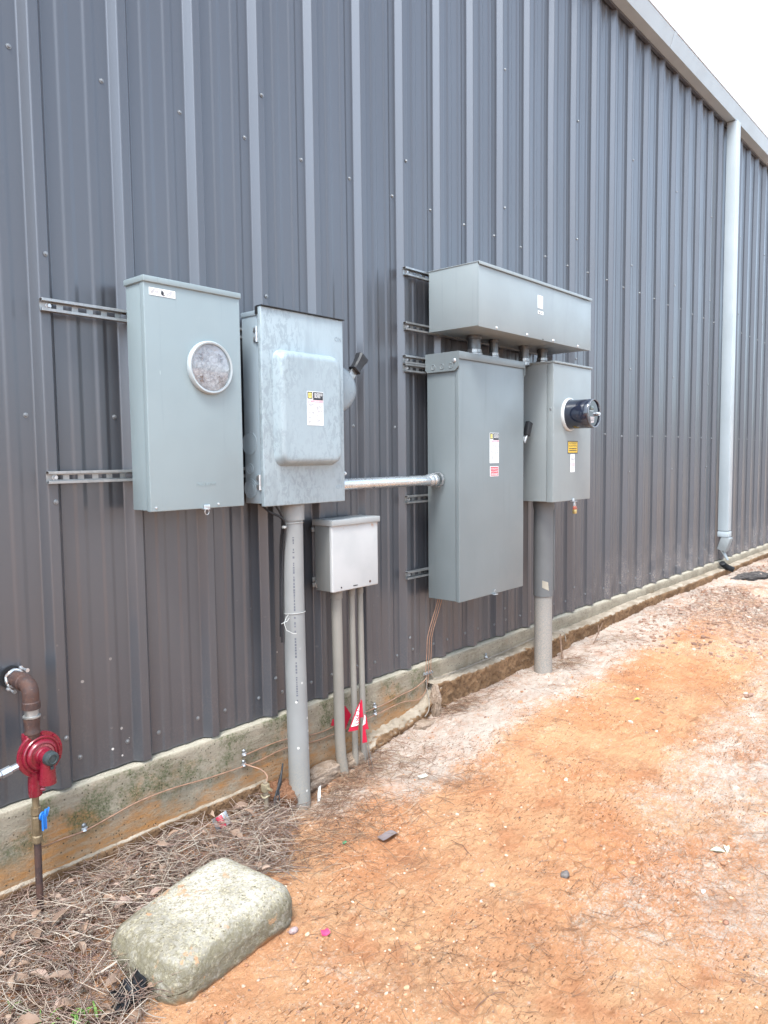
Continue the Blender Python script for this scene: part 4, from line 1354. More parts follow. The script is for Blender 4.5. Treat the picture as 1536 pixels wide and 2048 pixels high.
# ------------------------------------------------------------------ small junction box and its conduits
t = thing('junction_box', 'small pale grey junction box with rust-edged cap, between the two plastic risers', 'junction box', (2.41, -0.04, 0.856))
x0, x1, yf, z0, z1 = 2.264, 2.562, -0.154, 0.857, 1.158
b = B()
b.box(x0, x1, -0.042, -0.135, z0, z1, 0, 0.002)
b.done('enclosure', mat_enclosure('dull_olive_grey_box', (0.175, 0.178, 0.172), 0.5), t)
b = B()
b.box(x0 - 0.002, x1 + 0.002, -0.134, yf, z0 - 0.003, z1 - 0.002, 0, 0.006, 4)
cv = b.done('cover', M_JBOX, t)
b = B()
b.box(x0 - 0.007, x1 + 0.008, -0.034, yf - 0.009, z1 - 0.008, z1 + 0.018, 0, 0.002)
b.done('top_cap', mat_enclosure('grey_cap_paint', (0.30, 0.31, 0.31), 0.45), t)
b = B()
b.lathe([(0, 0.002), (0.003, 0.002), (0.0042, 0), (0, 0)], (2.316, yf, 0.872), (0, -1, 0), 10)
b.box(2.392, 2.420, yf - 0.0002, yf - 0.0012, 0.868, 0.872, 0)
b.lathe([(0, 0.003), (0.005, 0.002), (0.0065, 0), (0, 0)], (2.505, yf, 0.876), (0, -1, 0), 10, 1)
b.done('cover_screw', [M_DARKHOLE, M_RUST], cv)
b = B()
for zc in (1.13, 0.905, 0.88):
    b.box(x0 - 0.014, x0 + 0.03, -0.034, -0.041, zc - 0.010, zc + 0.010, 0, 0.002)
b.tube([(x0 - 0.004, -0.05, 0.90), (x0 - 0.016, -0.06, 0.89), (x0 - 0.012, -0.06, 0.872), (x0 + 0.004, -0.05, 0.868)], 0.0022, 6)
b.done('mounting_tab', M_STRUT, t)
def jconduit(x, y, r, zb, label, bend=0.0):
    t = thing('conduit_pipe', label, 'conduit', (x, y, zb), 'weathered conduits under the junction box')
    P = []
    for i in range(14):
        u = i / 13
        z = 0.845 - u * (0.845 - zb)
        k = max(0.0, (u - 0.75) / 0.25)
        P.append((x + bend * k * k, y - 0.012 * u - bend * 0.4 * k * k, z))
    b = B(); b.tube(P, r, 24); b.done('pipe', M_PVCJ, t)
    b = B()
    b.lathe([(r, 0), (r * 1.13, 0.002), (r * 1.15, 0.045), (r, 0.046)], (x, y - 0.0005, 0.812), (0, 0, 1), 24)
    b.done('coupling', M_PVCJ, t)
jconduit(2.338, -0.098, 0.0245, -0.06, 'thickest weathered conduit under the small junction box', 0.025)
jconduit(2.443, -0.092, 0.0145, -0.03, 'thin weathered conduit, middle of the three under the junction box')
jconduit(2.500, -0.092, 0.0145, -0.03, 'thin weathered conduit at the right under the junction box')

# ------------------------------------------------------------------ copper ground wires and clips
WG = 'ground wires along the foundation'
cable('ground_wire', [(0.962, -0.143, 0.235), (0.985, -0.11, 0.215), (1.02, -0.075, 0.195), (1.07, -0.048, 0.182), (1.155, -0.046, 0.178), (1.25, -0.044, 0.190), (1.36, -0.044, 0.205), (1.50, -0.044, 0.205), (1.66, -0.044, 0.190), (1.84, -0.046, 0.181), (1.92, -0.044, 0.178), (2.07, -0.044, 0.186), (2.30, -0.044, 0.162), (2.65, -0.046, 0.176), (2.85, -0.045, 0.185), (2.99, -0.045, 0.165), (3.05, -0.048, 0.20), (3.075, -0.05, 0.285)], 0.0027, M_COPPER,
      'long copper wire from the gas riser along the stained foundation', 'wire', WG)
cable('ground_wire', [(1.842, -0.046, 0.226), (1.93, -0.043, 0.228), (2.06, -0.043, 0.226), (2.27, -0.043, 0.196), (2.45, -0.043, 0.205), (2.65, -0.046, 0.211), (2.74, -0.043, 0.212), (2.85, -0.043, 0.225), (2.96, -0.043, 0.232), (3.045, -0.05, 0.262), (3.06, -0.05, 0.288)], 0.0027, M_COPPER,
      'upper copper wire between the paired clips on the foundation', 'wire', WG)
cable('ground_wire', [(1.838, -0.050, 0.192), (1.850, -0.075, 0.186), (1.875, -0.11, 0.172), (1.885, -0.135, 0.150), (1.868, -0.149, 0.128)], 0.0027, M_COPPER,
      'short copper wire curving from a clip to the clamp on the ground rod', 'wire', WG)
for i, (xt, xm, xb_, lab) in enumerate(((3.118, 3.070, 3.052, 'leftmost copper wire dropping from the bottom of the tall panel'), (3.136, 3.090, 3.075, 'middle copper wire dropping from the bottom of the tall panel'), (3.156, 3.108, 3.096, 'rightmost copper wire dropping from the bottom of the tall panel'))):
    cable('ground_wire', [(xt, -0.09, 0.712), (xt - 0.012, -0.075, 0.64), (xm - 0.005, -0.055, 0.50), (xm - 0.008, -0.048, 0.40), (xb_, -0.048, 0.30), (xb_, -0.050, 0.275)], 0.0020, M_COPPER, lab, 'wire', 'copper drop wires below the tall panel')
cable('ground_wire', [(3.056, -0.05, 0.285), (3.050, -0.055, 0.22), (3.03, -0.085, 0.17), (2.99, -0.115, 0.125), (2.95, -0.12, 0.10)], 0.0027, M_DULLCOP,
      'pale bare wire curling down round the broken end of the ledge', 'wire', WG)
cable('ground_wire', [(3.10, -0.05, 0.282), (3.115, -0.055, 0.258), (3.18, -0.070, 0.253), (3.40, -0.062, 0.250), (3.60, -0.062, 0.252), (3.85, -0.060, 0.258), (4.02, -0.055, 0.262), (4.32, -0.052, 0.270), (4.42, -0.07, 0.270), (4.47, -0.112, 0.262), (4.475, -0.128, 0.20)], 0.0027, M_DULLCOP,
      'dull grey wire lying along the top of the footing ledge', 'wire', WG)
def clip(x, z, label, y=-0.040):
    t = thing('wire_clip', label, 'wire clip', (x, y, z), 'metal clips holding the ground wires')
    b = B()
    b.box(x - 0.010, x + 0.012, y + 0.002, y - 0.003, z - 0.012, z + 0.002, 0, 0.0015)
    b.tube([(x - 0.002 + 0.0055 * math.cos(a), y - 0.006 + 0.0055 * math.sin(a), z - 0.006) for a in np.linspace(-2.6, 2.6, 9)], 0.003, 6)
    b.done('strap', M_GALV, t)
    b = B()
    b.lathe([(0, 0.007), (0.005, 0.006), (0.007, 0.003), (0.0085, 0.0), (0, 0)], (x - 0.001, y - 0.002, z + 0.010), (0, -1, 0), 10)
    b.done('nail', M_SCREW, t)
clip(1.155, 0.186, 'metal wire clip on the stained foundation just beside the gas riser')
clip(1.843, 0.234, 'upper metal wire clip left of the tall plastic pipe')
clip(1.840, 0.190, 'lower metal wire clip left of the tall plastic pipe')
clip(2.650, 0.220, 'upper metal wire clip right of the red marker flags')
clip(2.652, 0.184, 'lower metal wire clip right of the red marker flags')
clip(3.64, 0.262, 'metal wire clip on the ledge under the tall panel')
clip(4.30, 0.280, 'metal wire clip on the ledge just right of the sandy plastic pipe')
t = thing('clamp_strip', 'row of small metal clamps pinning three copper wires to the foundation top', 'wire clamp', (3.075, -0.04, 0.288))
b = B()
b.box(3.040, 3.110, -0.038, -0.045, 0.280, 0.297, 0, 0.0015)
b.done('plate', M_GALV, t)
b = B()
for X in (3.047, 3.064, 3.084, 3.104):
    b.lathe([(0, 0.012), (0.004, 0.012), (0.006, 0.008), (0.0065, 0.0), (0, 0)], (X, -0.045, 0.289), (0, -1, 0), 8)
b.done('bolt', M_SCREW, t)

# ------------------------------------------------------------------ ground rod
t = thing('ground_rod', 'short weathered ground rod with clamp standing left of the tall plastic pipe', 'ground rod', (1.862, -0.150, -0.1))
b = B(); b.tube([(1.868, -0.155, -0.1), (1.862, -0.150, 0.135)], 0.0095, 14); b.done('rod', simple('weathered_rod', (0.27, 0.215, 0.155), 0.7, 0.2, 0.25, 60), t)
b = B()
b.lathe([(0.0095, 0), (0.017, 0.003), (0.019, 0.016), (0.017, 0.032), (0.0095, 0.034)], (1.863, -0.150, 0.095), (0, 0, 1), 8)
b.cyl((1.863, -0.165, 0.112), (1.863, -0.190, 0.112), 0.006, 6)
b.tube([(1.863 + 0.016 * math.cos(a), -0.150 + 0.016 * math.sin(a), 0.078 + 0.003 * math.sin(3 * a)) for a in np.linspace(0, 12.0, 40)], 0.0035, 6)
b.done('clamp', simple('bronze_clamp', (0.36, 0.30, 0.20), 0.5, 0.5, 0.2, 60), t)
t = thing('wire_bundle', 'bundle of thin black wires slanting out of the soil behind the plastic pipe', 'wire bundle', (1.95, -0.10, 0.0))
for k in range(7):
    b = B()
    o1, o2, o3 = random.uniform(-.012, .012), random.uniform(-.012, .012), random.uniform(-.02, .02)
    b.tube([(1.885 + o1, -0.17 + o2, -0.03), (1.92 + o2, -0.15 + o1, 0.035 + o3), (1.965 + o1, -0.12, 0.085 + o3), (2.000, -0.10, 0.15 + o1)], 0.0032, 6)
    b.done('wire', M_BLACK, t)

# ------------------------------------------------------------------ gas regulator riser
GXp, GYp = 0.955, -0.142
t = thing('gas_regulator', 'red round gas regulator on a rusty pipe riser with a blue-handled valve', 'gas regulator', (GXp, GYp, 0.0))
b = B()
b.tube([(GXp, 0.012, 0.757), (GXp, -0.085, 0.757)], 0.0225, 24)
b.lathe([(0.023, 0), (0.0275, 0.002), (0.0275, 0.036), (0.024, 0.040)], (GXp, -0.062, 0.757), (0, -1, 0), 24)
rr_ = 0.030
b.tube([(GXp, -0.085, 0.757)] + [(GXp, GYp + rr_ - rr_ * math.sin(a), 0.757 - rr_ + rr_ * math.cos(a)) for a in np.linspace(0, math.pi / 2, 11)] + [(GXp, GYp, 0.700)], 0.0245, 28)
b.lathe([(0.024, 0), (0.0270, 0.002), (0.0270, 0.022), (0.024, 0.026)], (GXp, GYp, 0.682), (0, 0, 1), 28)
b.done('elbow', M_RUST, t)
b = B()
b.lathe([(0, 0.0), (0.026, 0.0), (0.036, 0.0), (0.036, 0.0022), (0.0255, 0.0022)], (GXp, -0.003, 0.757), (0, -1, 0), 28)
b.done('wall_hole', M_DARKHOLE, t)
b = B()
for s_ in (-1, 1):
    b.tube([(GXp + s_ * 0.020, -0.020, 0.757 + s_ * 0.030), (GXp + s_ * 0.022, -0.075, 0.757 + s_ * 0.030)], 0.0032, 8)
    for yy_ in (-0.024, -0.070):
        b.lathe([(0, 0.008), (0.0065, 0.008), (0.0065, 0.0), (0, 0)], (GXp + s_ * 0.021, yy_, 0.757 + s_ * 0.030), (0, -1, 0), 6)
b.tube([(GXp + 0.0265 * math.cos(a), -0.028 + 0.003 * math.sin(5 * a), 0.757 + 0.0265 * math.sin(a)) for a in np.linspace(0, 2 * math.pi, 25)], 0.0052, 8)
b.done('pipe_clamp', M_GALV, t)
b = B()
b.cyl((GXp, GYp, 0.690), (GXp, GYp, 0.645), 0.0205, 22)
b.lathe([(0.0205, 0), (0.026, 0.001), (0.0265, 0.006), (0.0205, 0.008)], (GXp, GYp, 0.655), (0, 0, 1), 24)
b.done('nipple', mat_galv('grey_nipple', (0.40, 0.40, 0.39), 0.5), t)
b = B()
b.lathe([(0.018, -0.052), (0.0195, -0.05), (0.021, -0.03), (0.0235, -0.028), (0.0235, -0.022), (0.0215, -0.018), (0.023, 0.0), (0.0245, 0.015), (0.0245, 0.022), (0.02, 0.024)], (GXp, GYp, 0.633), (0, 0, 1), 24)
b.done('bushing', M_RUST, t)
RC = Vector((0.972, -0.150, 0.535))
b = B()
b.lathe([(0.0, -0.035), (0.045, -0.033), (0.058, -0.016), (0.070, -0.008), (0.0715, -0.005), (0.0715, 0.002), (0.070, 0.005), (0.0585, 0.005), (0.0580, 0.0125), (0.0560, 0.015), (0.0530, 0.015), (0.0515, 0.0115), (0.0490, 0.0115), (0.0470, 0.0185), (0.0430, 0.0235), (0.0385, 0.0245), (0.0370, 0.0215), (0.0270, 0.0225), (0.0255, 0.0290), (0.0235, 0.0310), (0.0215, 0.056), (0.0, 0.056)], RC, (0.05, -1, 0.03), 56)
b.box(0.930, 0.982, -0.152, -0.115, 0.560, 0.604, 0, 0.004)
rb = b.done('regulator_body', M_GASRED, t, 28)
for k in range(10):
    a = k * math.tau / 10 + 0.2
    b = B()
    b.lathe([(0, 0.0045), (0.0036, 0.0045), (0.0042, 0.0), (0, 0)], RC + Vector((0.0645 * math.cos(a), -0.0045, 0.0645 * math.sin(a))), (0, -1, 0), 6)
    b.done('flange_screw', M_GASRED, rb)
b = B()
for rad, n_, a0, a1, h in ((0.0345, 15, 2.75, 0.95, 0.0055), (0.0345, 7, 0.82, 0.12, 0.0055), (0.0285, 10, 2.6, 1.3, 0.003)):
    for a in np.linspace(a0, a1, n_):
        rd = Vector((math.cos(a), 0, math.sin(a))); tg = Vector((-math.sin(a), 0, math.cos(a)))
        b.obox(RC + rd * (rad - 0.002) + Vector((0, -0.0228, 0)), rd, (0, 1, 0), tg, h, 0.0016, 0.0013)
b.done('raised_marks', simple('worn_red', (0.36, 0.12, 0.12), 0.4), rb)
b = B()
ca = RC + Vector((0.004, -0.060, 0.0015))
b.lathe([(0.0, 0.017), (0.017, 0.017), (0.0215, 0.014), (0.0225, 0.004), (0.0225, -0.004), (0.020, -0.006)], ca, (0.05, -1, 0.03), 28)
b.lathe([(0.0115, 0.017), (0.0125, 0.0195), (0.0145, 0.0195), (0.0155, 0.017)], ca, (0.05, -1, 0.03), 28)
b.box(ca.x - 0.003, ca.x + 0.006, ca.y - 0.004, ca.y - 0.012, ca.z - 0.034, ca.z - 0.024, 0, 0.001)
b.done('vent_cap', simple('green_black_cap', (0.03, 0.042, 0.045), 0.45), t)
b = B()
b.tube([RC + Vector((0.006, -0.040, -0.005)), RC + Vector((0.004, -0.040, -0.055)), RC + Vector((0.004, -0.038, -0.083))], [0.021, 0.0235, 0.026], 24)
b.tube([RC + Vector((-0.012, 0.006, -0.03)), (GXp, GYp, 0.43), (GXp, GYp, 0.405)], [0.024, 0.0205, 0.0190], 20)
b.box(GXp - 0.017, GXp + 0.017, GYp - 0.017, GYp + 0.017, 0.405, 0.450, 0, 0.005)
b.cyl((GXp + 0.012, GYp - 0.014, 0.425), (GXp + 0.022, GYp - 0.022, 0.425), 0.006, 8)
b.done('inlet_neck', M_GASRED, t)
b = B()
b.cyl((0.905, -0.148, 0.518), (0.800, -0.148, 0.497), 0.0105, 6)
b.lathe([(0.0105, 0), (0.014, 0.002), (0.014, 0.03), (0.0105, 0.032)], (0.885, -0.148, 0.514), (-1, 0, -0.2), 6)
b.done('side_fitting', M_GALV, t)
b = B()
b.lathe([(0, 0), (0.017, 0.0), (0.019, 0.010), (0.017, 0.030), (0, 0.03)], (0.845, -0.148, 0.506), (-1, 0, -0.2), 16)
b.done('side_cap', M_GASRED, t)
b = B()
b.cyl((GXp, GYp, 0.41), (GXp, GYp, 0.24), 0.0105, 16)
b.lathe([(0.0105, 0), (0.0155, 0.001), (0.0155, 0.018), (0.0125, 0.022), (0.0145, 0.028), (0.0145, 0.080), (0.0125, 0.085), (0.0155, 0.090), (0.0155, 0.112), (0.0105, 0.113)], (GXp, GYp, 0.255), (0, 0, 1), 10)
vb = b.done('valve', simple('dull_brass', (0.22, 0.165, 0.10), 0.5, 0.5, 0.2, 60), t, 20)
b = B()
b.lathe([(0, 0.004), (0.013, 0.004), (0.014, 0.0), (0, 0)], (GXp + 0.012, GYp - 0.014, 0.338), (0.4, -0.9, 0), 14)
b.obox((GXp + 0.015, GYp - 0.020, 0.320), (0, 0, 1), (0.9, 0.4, 0), (0.4, -0.9, 0), 0.050, 0.015, 0.004, 0, 0.0015)
b.obox((GXp + 0.024, GYp - 0.016, 0.345), (0.35, 0.15, 0.9), (0.9, 0.4, 0), (0.4, -0.9, 0), 0.024, 0.013, 0.004, 0, 0.0015)
b.done('handle', M_BLUE, vb)
b = B()
b.tube([(GXp, GYp, 0.25), (GXp - 0.001, GYp, 0.12), (GXp - 0.002, GYp - 0.002, -0.06)], 0.0107, 16)
b.done('riser_pipe', M_RUST, t)

# ------------------------------------------------------------------ marker flags
def flag(name, label, stake, sheet, extra=None):
    t = thing(name, label, 'marker flag', stake[0], 'red marker flags by the conduits')
    b = B(); b.tube(stake, 0.0014, 6); b.done('stake', M_STRUT, t)
    return t
def cloth(b, P00, P10, P11, P01, mi, nu=10, nv=10, bulge=0.012, seed=0):
    """a crumpled film between four corners, with a little thickness"""
    P00, P10, P11, P01 = map(Vector, (P00, P10, P11, P01))
    nrm = (P10 - P00).cross(P01 - P00).normalized()
    G = []
    for i in range(nu + 1):
        row = []
        for j in range(nv + 1):
            u, v = i / nu, j / nv
            p = P00 * (1 - u) * (1 - v) + P10 * u * (1 - v) + P11 * u * v + P01 * (1 - u) * v
            k = math.sin(u * 5.1 + seed) * 0.6 + math.sin(v * 3.7 + u * 2.2 + seed * 2) * 0.5
            row.append(p + nrm * bulge * k)
        G.append(row)
    A = [[b.bm.verts.new(p) for p in r] for r in G]
    C2 = [[b.bm.verts.new(p + nrm * 0.0004) for p in r] for r in G]
    for i in range(nu):
        for j in range(nv):
            f = b.bm.faces.new((A[i][j], A[i + 1][j], A[i + 1][j + 1], A[i][j + 1])); f.material_index = mi
            f = b.bm.faces.new((C2[i][j], C2[i][j + 1], C2[i + 1][j + 1], C2[i + 1][j])); f.material_index = mi
    return G, nrm
t = flag('marker_flag', 'red marker flag with white CPRS panel beside the two thin conduits', [(2.452, -0.190, -0.03), (2.433, -0.179, 0.14), (2.4165, -0.1635, 0.342)], None)
b = B()
cloth(b, (2.4154, -0.1650, 0.340), (2.4220, -0.1720, 0.335), (2.4250, -0.1740, 0.256), (2.4085, -0.1580, 0.252), 0, 8, 10, 0.002, 1)
cloth(b, (2.3967, -0.1590, 0.303), (2.4085, -0.1690, 0.330), (2.4025, -0.1630, 0.200), (2.3705, -0.1300, 0.191), 0, 10, 12, 0.0015, 2)
cloth(b, (2.3955, -0.1625, 0.292), (2.4050, -0.1715, 0.322), (2.4005, -0.1665, 0.224), (2.3775, -0.1425, 0.215), 1, 10, 12, 0.0015, 2)
fl = b.done('flag_film', [M_FLAG, M_WHITE], t, 60)
b = B()
b.text('CPRS', 2.3945, -0.1660, 0.262, 0.030, 0, ux=(0, 0, -1), uz=(0.68, -0.733, 0), ext=0.0002)
b.done('lettering', M_FLAG, fl)
t = flag('marker_flag', 'crumpled red marker flag lowest at right of the thin conduits', [(2.470, -0.196, -0.02), (2.446, -0.186, 0.11), (2.4300, -0.1795, 0.272)], None)
b = B()
cloth(b, (2.4270, -0.1765, 0.270), (2.4330, -0.1835, 0.265), (2.4420, -0.1920, 0.198), (2.4220, -0.1715, 0.200), 0, 8, 10, 0.003, 3)
cloth(b, (2.4266, -0.1800, 0.268), (2.4299, -0.1835, 0.262), (2.4290, -0.1830, 0.226), (2.4200, -0.1735, 0.216), 1, 6, 8, 0.0015, 5)
cloth(b, (2.4180, -0.1770, 0.214), (2.4260, -0.1850, 0.206), (2.4325, -0.1910, 0.140), (2.4165, -0.1745, 0.135), 0, 6, 10, 0.002, 7)
b.done('flag_film', [M_FLAG, M_WHITE], t, 60)
t = flag('marker_flag', 'dark red marker flag half hidden behind the thickest conduit', [(2.41, -0.070, -0.02), (2.405, -0.066, 0.16), (2.405, -0.062, 0.295)], None)
b = B()
cloth(b, (2.4180, -0.0500, 0.288), (2.4300, -0.0560, 0.280), (2.4520, -0.0720, 0.236), (2.4230, -0.0480, 0.152), 0, 10, 10, 0.002, 4)
cloth(b, (2.4050, -0.0480, 0.282), (2.4240, -0.0520, 0.286), (2.4260, -0.0500, 0.156), (2.3900, -0.0480, 0.196), 0, 8, 8, 0.002, 6)
cloth(b, (2.3500, -0.0480, 0.236), (2.3900, -0.0480, 0.240), (2.3910, -0.0480, 0.198), (2.3420, -0.0470, 0.208), 0, 6, 6, 0.002, 8)
b.done('flag_film', [M_FLAG], t, 60)

# ------------------------------------------------------------------ rounded concrete block
def rock():
    bm = bmesh.new()
    n = 44
    hx, hy, hz, r = 0.244, 0.178, 0.082, 0.080
    bmesh.ops.create_cube(bm, size=2.0)
    bmesh.ops.subdivide_edges(bm, edges=bm.edges, cuts=n, use_grid_fill=True)
    co = np.array([v.co for v in bm.verts])
    P = co * np.array([hx, hy, hz])
    rr3 = np.array([r, r, 0.070])
    inner = np.clip(P, -(np.array([hx, hy, hz]) - rr3), np.array([hx, hy, hz]) - rr3)
    d = P - inner
    ln = np.linalg.norm(d / rr3, axis=1)
    ln[ln < 1e-9] = 1
    k = np.max(np.abs(d / rr3), axis=1) / ln
    P = inner + d * k[:, None]
    # gentle sag: bulging middle, leaning ends
    u = P[:, 0] / hx
    P[:, 2] += 0.006 * (1 - u * u) * (P[:, 2] > 0) - 0.010 * (u < 0) * u * u * (P[:, 2] > 0)
    P[:, 1] *= 1 + 0.05 * u
    P[:, 0] += P[:, 1] * 0.04
    nz = (fbm(P[:, 0] * 1.0 + P[:, 2] + 3, P[:, 1] + P[:, 2] * 0.7, 7.0, 4) - 0.5) * 0.012 + (fbm(P[:, 0] + P[:, 2] * 0.9, P[:, 1] - P[:, 2] * 0.8, 60.0, 3) - 0.5) * 0.0075
    nn = d / (np.linalg.norm(d, axis=1)[:, None] + 1e-6)
    top = (np.abs(co[:, 2]) > 0.999)
    nn[np.linalg.norm(d, axis=1) < 1e-6] = 0
    nn[(np.linalg.norm(d, axis=1) < 1e-6) & top] = (0, 0, 1)
    P = P + nn * nz[:, None]
    a = math.radians(6.0)
    R = np.array([[math.cos(a), -math.sin(a), 0], [math.sin(a), math.cos(a), 0], [0, 0, 1]])
    tl = math.radians(2.0)
    T = np.array([[math.cos(tl), 0, -math.sin(tl)], [0, 1, 0], [math.sin(tl), 0, math.cos(tl)]])
    P = P @ T.T @ R.T + np.array([1.221, -0.640, 0.055])
    for v, p in zip(bm.verts, P):
        v.co = p
    b = B(); b.bm.free(); b.bm = bm
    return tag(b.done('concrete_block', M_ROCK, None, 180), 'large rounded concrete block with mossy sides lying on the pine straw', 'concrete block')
rock()

# ------------------------------------------------------------------ lumps of broken soil and concrete by the pipes
def lump(name, c, s, seed, mat, label, cat, group=None, rot=0.0, rough=0.35):
    bm = bmesh.new()
    bmesh.ops.create_icosphere(bm, subdivisions=5, radius=1.0)
    P = np.array([v.co for v in bm.verts])
    n = fbm(P[:, 0] + P[:, 2] * 0.6 + seed, P[:, 1] + P[:, 2] * 0.8 + seed, 1.6, 5, 0.6) - 0.5
    n2 = np.abs(fbm(P[:, 0] - P[:, 2] + seed, P[:, 1] + P[:, 2] + seed, 4.5, 3) - 0.5)
    P = P * (1 + n * rough * 2 - n2 * rough)[:, None]
    P = np.sign(P) * np.abs(P) ** 0.85 * np.array(s)
    ca, sa = math.cos(rot), math.sin(rot)
    P = P @ np.array([[ca, sa, 0], [-sa, ca, 0], [0, 0, 1]]) + np.array(c)
    for v, p in zip(bm.verts, P):
        v.co = p
    b = B(); b.bm.free(); b.bm = bm
    o = b.done(name, mat, None, 50)
    return tag(o, label, cat, group)
def mat_clod(name, a, bcol):
    q = NT(name)
    f = q.noise(22.0, 6.0, 0.7)
    g = q.noise(120.0, 4.0, 0.7)
    c = q.mix(q.ramp(f, 0.3, 0.7), a, bcol)
    c = q.mix(q.ramp(g, 0.55, 0.7, 0, 0.6), c, tuple(k * 0.45 for k in a))
    q.set(color=c, rough=0.96, spec=0.15)
    q.bump(q.math('ADD', f, g), 0.9, 0.015)
    return q.m
M_CLODR = mat_clod('red_clay_clod', (0.195, 0.090, 0.049), (0.315, 0.165, 0.098))
M_CLODP = mat_clod('pinkish_broken_concrete', (0.270, 0.188, 0.128), (0.450, 0.345, 0.270))
lump('clay_clod', (1.985, -0.105, -0.005), (0.085, 0.075, 0.085), 3, M_CLODR, 'crumbly red clay clod wedged left of the tall plastic pipe', 'clay clod')
lump('concrete_rubble', (2.245, -0.085, 0.010), (0.125, 0.045, 0.058), 9, M_CLODP, 'long broken concrete lump between the tall plastic pipe and the thick conduit', 'rubble')
lump('concrete_rubble', (2.47, -0.075, 0.018), (0.10, 0.038, 0.045), 14, M_CLODP, 'broken concrete lump behind the feet of the two thin conduits', 'rubble')
lump('concrete_rubble', (3.065, -0.105, 0.135), (0.028, 0.034, 0.09), 23, M_CLODP, 'jagged broken end of the footing ledge beside the pale wire', 'rubble', None, 0, 0.6)
lump('concrete_rubble', (2.93, -0.13, 0.06), (0.075, 0.04, 0.026), 33, M_CLODP, 'low crumbled concrete lump in front of the broken ledge end', 'rubble')

# ------------------------------------------------------------------ drain hose and debris near the downspout
t = thing('drain_hose', 'black mesh drain hose end lying on the ledge under the downspout', 'drain hose', (7.85, -0.12, 0.25))
b = B()
P = []
for i in range(40):
    u = i / 39
    P.append((7.93 + 0.05 * u, -0.08 - 0.10 * u * u, 0.33 - 0.07 * u))
b.tube(P, [0.026 + (0.004 if i % 2 else 0.0) for i in range(40)], 16)
b.done('hose', M_BLACK, t)
lump('debris_pile', (8.1, -0.33, 0.19), (0.30, 0.13, 0.035), 41, mat_clod('dark_debris', (0.05, 0.045, 0.045), (0.16, 0.14, 0.13)), 'dark heap of wet debris on the ground below the downspout', 'debris', None, -0.2, 0.5)

# ------------------------------------------------------------------ pine straw
def strands(n, sampler, lmin, lmax, rad, lift, curl, seed, tilt=0.12):
    r = np.random.default_rng(seed)
    px, py = sampler(n, r)
    n = len(px)
    L = lmin + (lmax - lmin) * r.random(n) ** (2.2 if lmin < 0.02 else 1.0)
    az = r.uniform(0, 2 * math.pi, n)
    cv = r.normal(0, curl, n)
    pit = r.normal(0, tilt, n)
    hz = r.random(n) ** 1.6 * lift
    segs = 4
    V = np.zeros((n, segs + 1, 3, 3)); 
    s = np.linspace(-0.5, 0.5, segs + 1)
    a = az[:, None] + cv[:, None] * s[None, :] * 2
    dx = np.cos(a); dy = np.sin(a)
    X = px[:, None] + np.cumsum(dx, 1) * (L[:, None] / segs) - (np.cumsum(dx, 1)[:, segs // 2] * L / segs)[:, None]
    Y = py[:, None] + np.cumsum(dy, 1) * (L[:, None] / segs) - (np.cumsum(dy, 1)[:, segs // 2] * L / segs)[:, None]
    Y = np.minimum(Y, -0.052)
    gz = ground_z(X, Y)
    Z = np.maximum(gz + 0.0015, gz.mean(1)[:, None] + hz[:, None] + pit[:, None] * s[None, :] * L[:, None])
    rv = rad * r.uniform(0.6, 1.25, n)
    taper = np.array([0.8, 1, 1, 0.8, 0.45])
    for k in range(3):
        an = 2 * math.pi * k / 3
        V[:, :, k, 0] = X - dy * math.cos(an) * rv[:, None] * taper
        V[:, :, k, 1] = Y + dx * math.cos(an) * rv[:, None] * taper
        V[:, :, k, 2] = Z + math.sin(an) * rv[:, None] * taper
    I = np.arange(n * (segs + 1) * 3).reshape(n, segs + 1, 3)
    F = []
    for k in range(3):
        k2 = (k + 1) % 3
        F.append(np.stack([I[:, :-1, k], I[:, :-1, k2], I[:, 1:, k2], I[:, 1:, k]], -1).reshape(-1, 4))
    return V.reshape(-1, 3), np.vstack(F)
def in_rock(x, y, m=0.0):
    a = math.radians(-6.0)
    dx, dy = x - 1.228, y + 0.640
    u, v = dx * math.cos(a) - dy * math.sin(a), dx * math.sin(a) + dy * math.cos(a)
    return (np.abs(u) < 0.215 + m) & (np.abs(v) < 0.155 + m)
def litter_sampler(n, r):
    x = r.uniform(0.15, 2.0, n * 3); y = r.uniform(-1.0, -0.055, n * 3)
    lim = np.interp(x, [0.15, 0.75, 0.95, 1.0, 1.05, 1.45, 1.6, 1.72, 1.85, 2.0], [-1.0, -0.86, -0.82, -0.74, -0.55, -0.56, -0.58, -0.44, -0.33, -0.16])
    lim = lim + (fbm(x, y, 9.0, 3) - 0.5) * 0.14
    k = (y > lim) & ~in_rock(x, y, 0.01)
    k &= ~((np.abs(x - 1.655) < 0.06) & (np.abs(y + 0.085) < 0.05))
    return x[k][:n], y[k][:n]
M_STRAW = mat_islands('dry_pine_straw', [(0.110, 0.066, 0.052), (0.28, 0.195, 0.145), (0.46, 0.375, 0.295), (0.200, 0.110, 0.090), (0.54, 0.47, 0.385), (0.150, 0.105, 0.090), (0.33, 0.215, 0.170)])
M_STRAWD = mat_islands('brown_pine_needles', [(0.13, 0.068, 0.045), (0.30, 0.170, 0.105), (0.19, 0.100, 0.065), (0.46, 0.33, 0.22), (0.10, 0.058, 0.042)])
v1, f1 = strands(5200, litter_sampler, 0.07, 0.20, 0.00125, 0.060, 0.4, 3, 0.20)
v1b, f1b = strands(420, litter_sampler, 0.02, 0.07, 0.0030, 0.05, 0.3, 13, 0.3)
v1, f1 = np.vstack([v1, v1b]), np.vstack([f1, f1b + len(v1)])
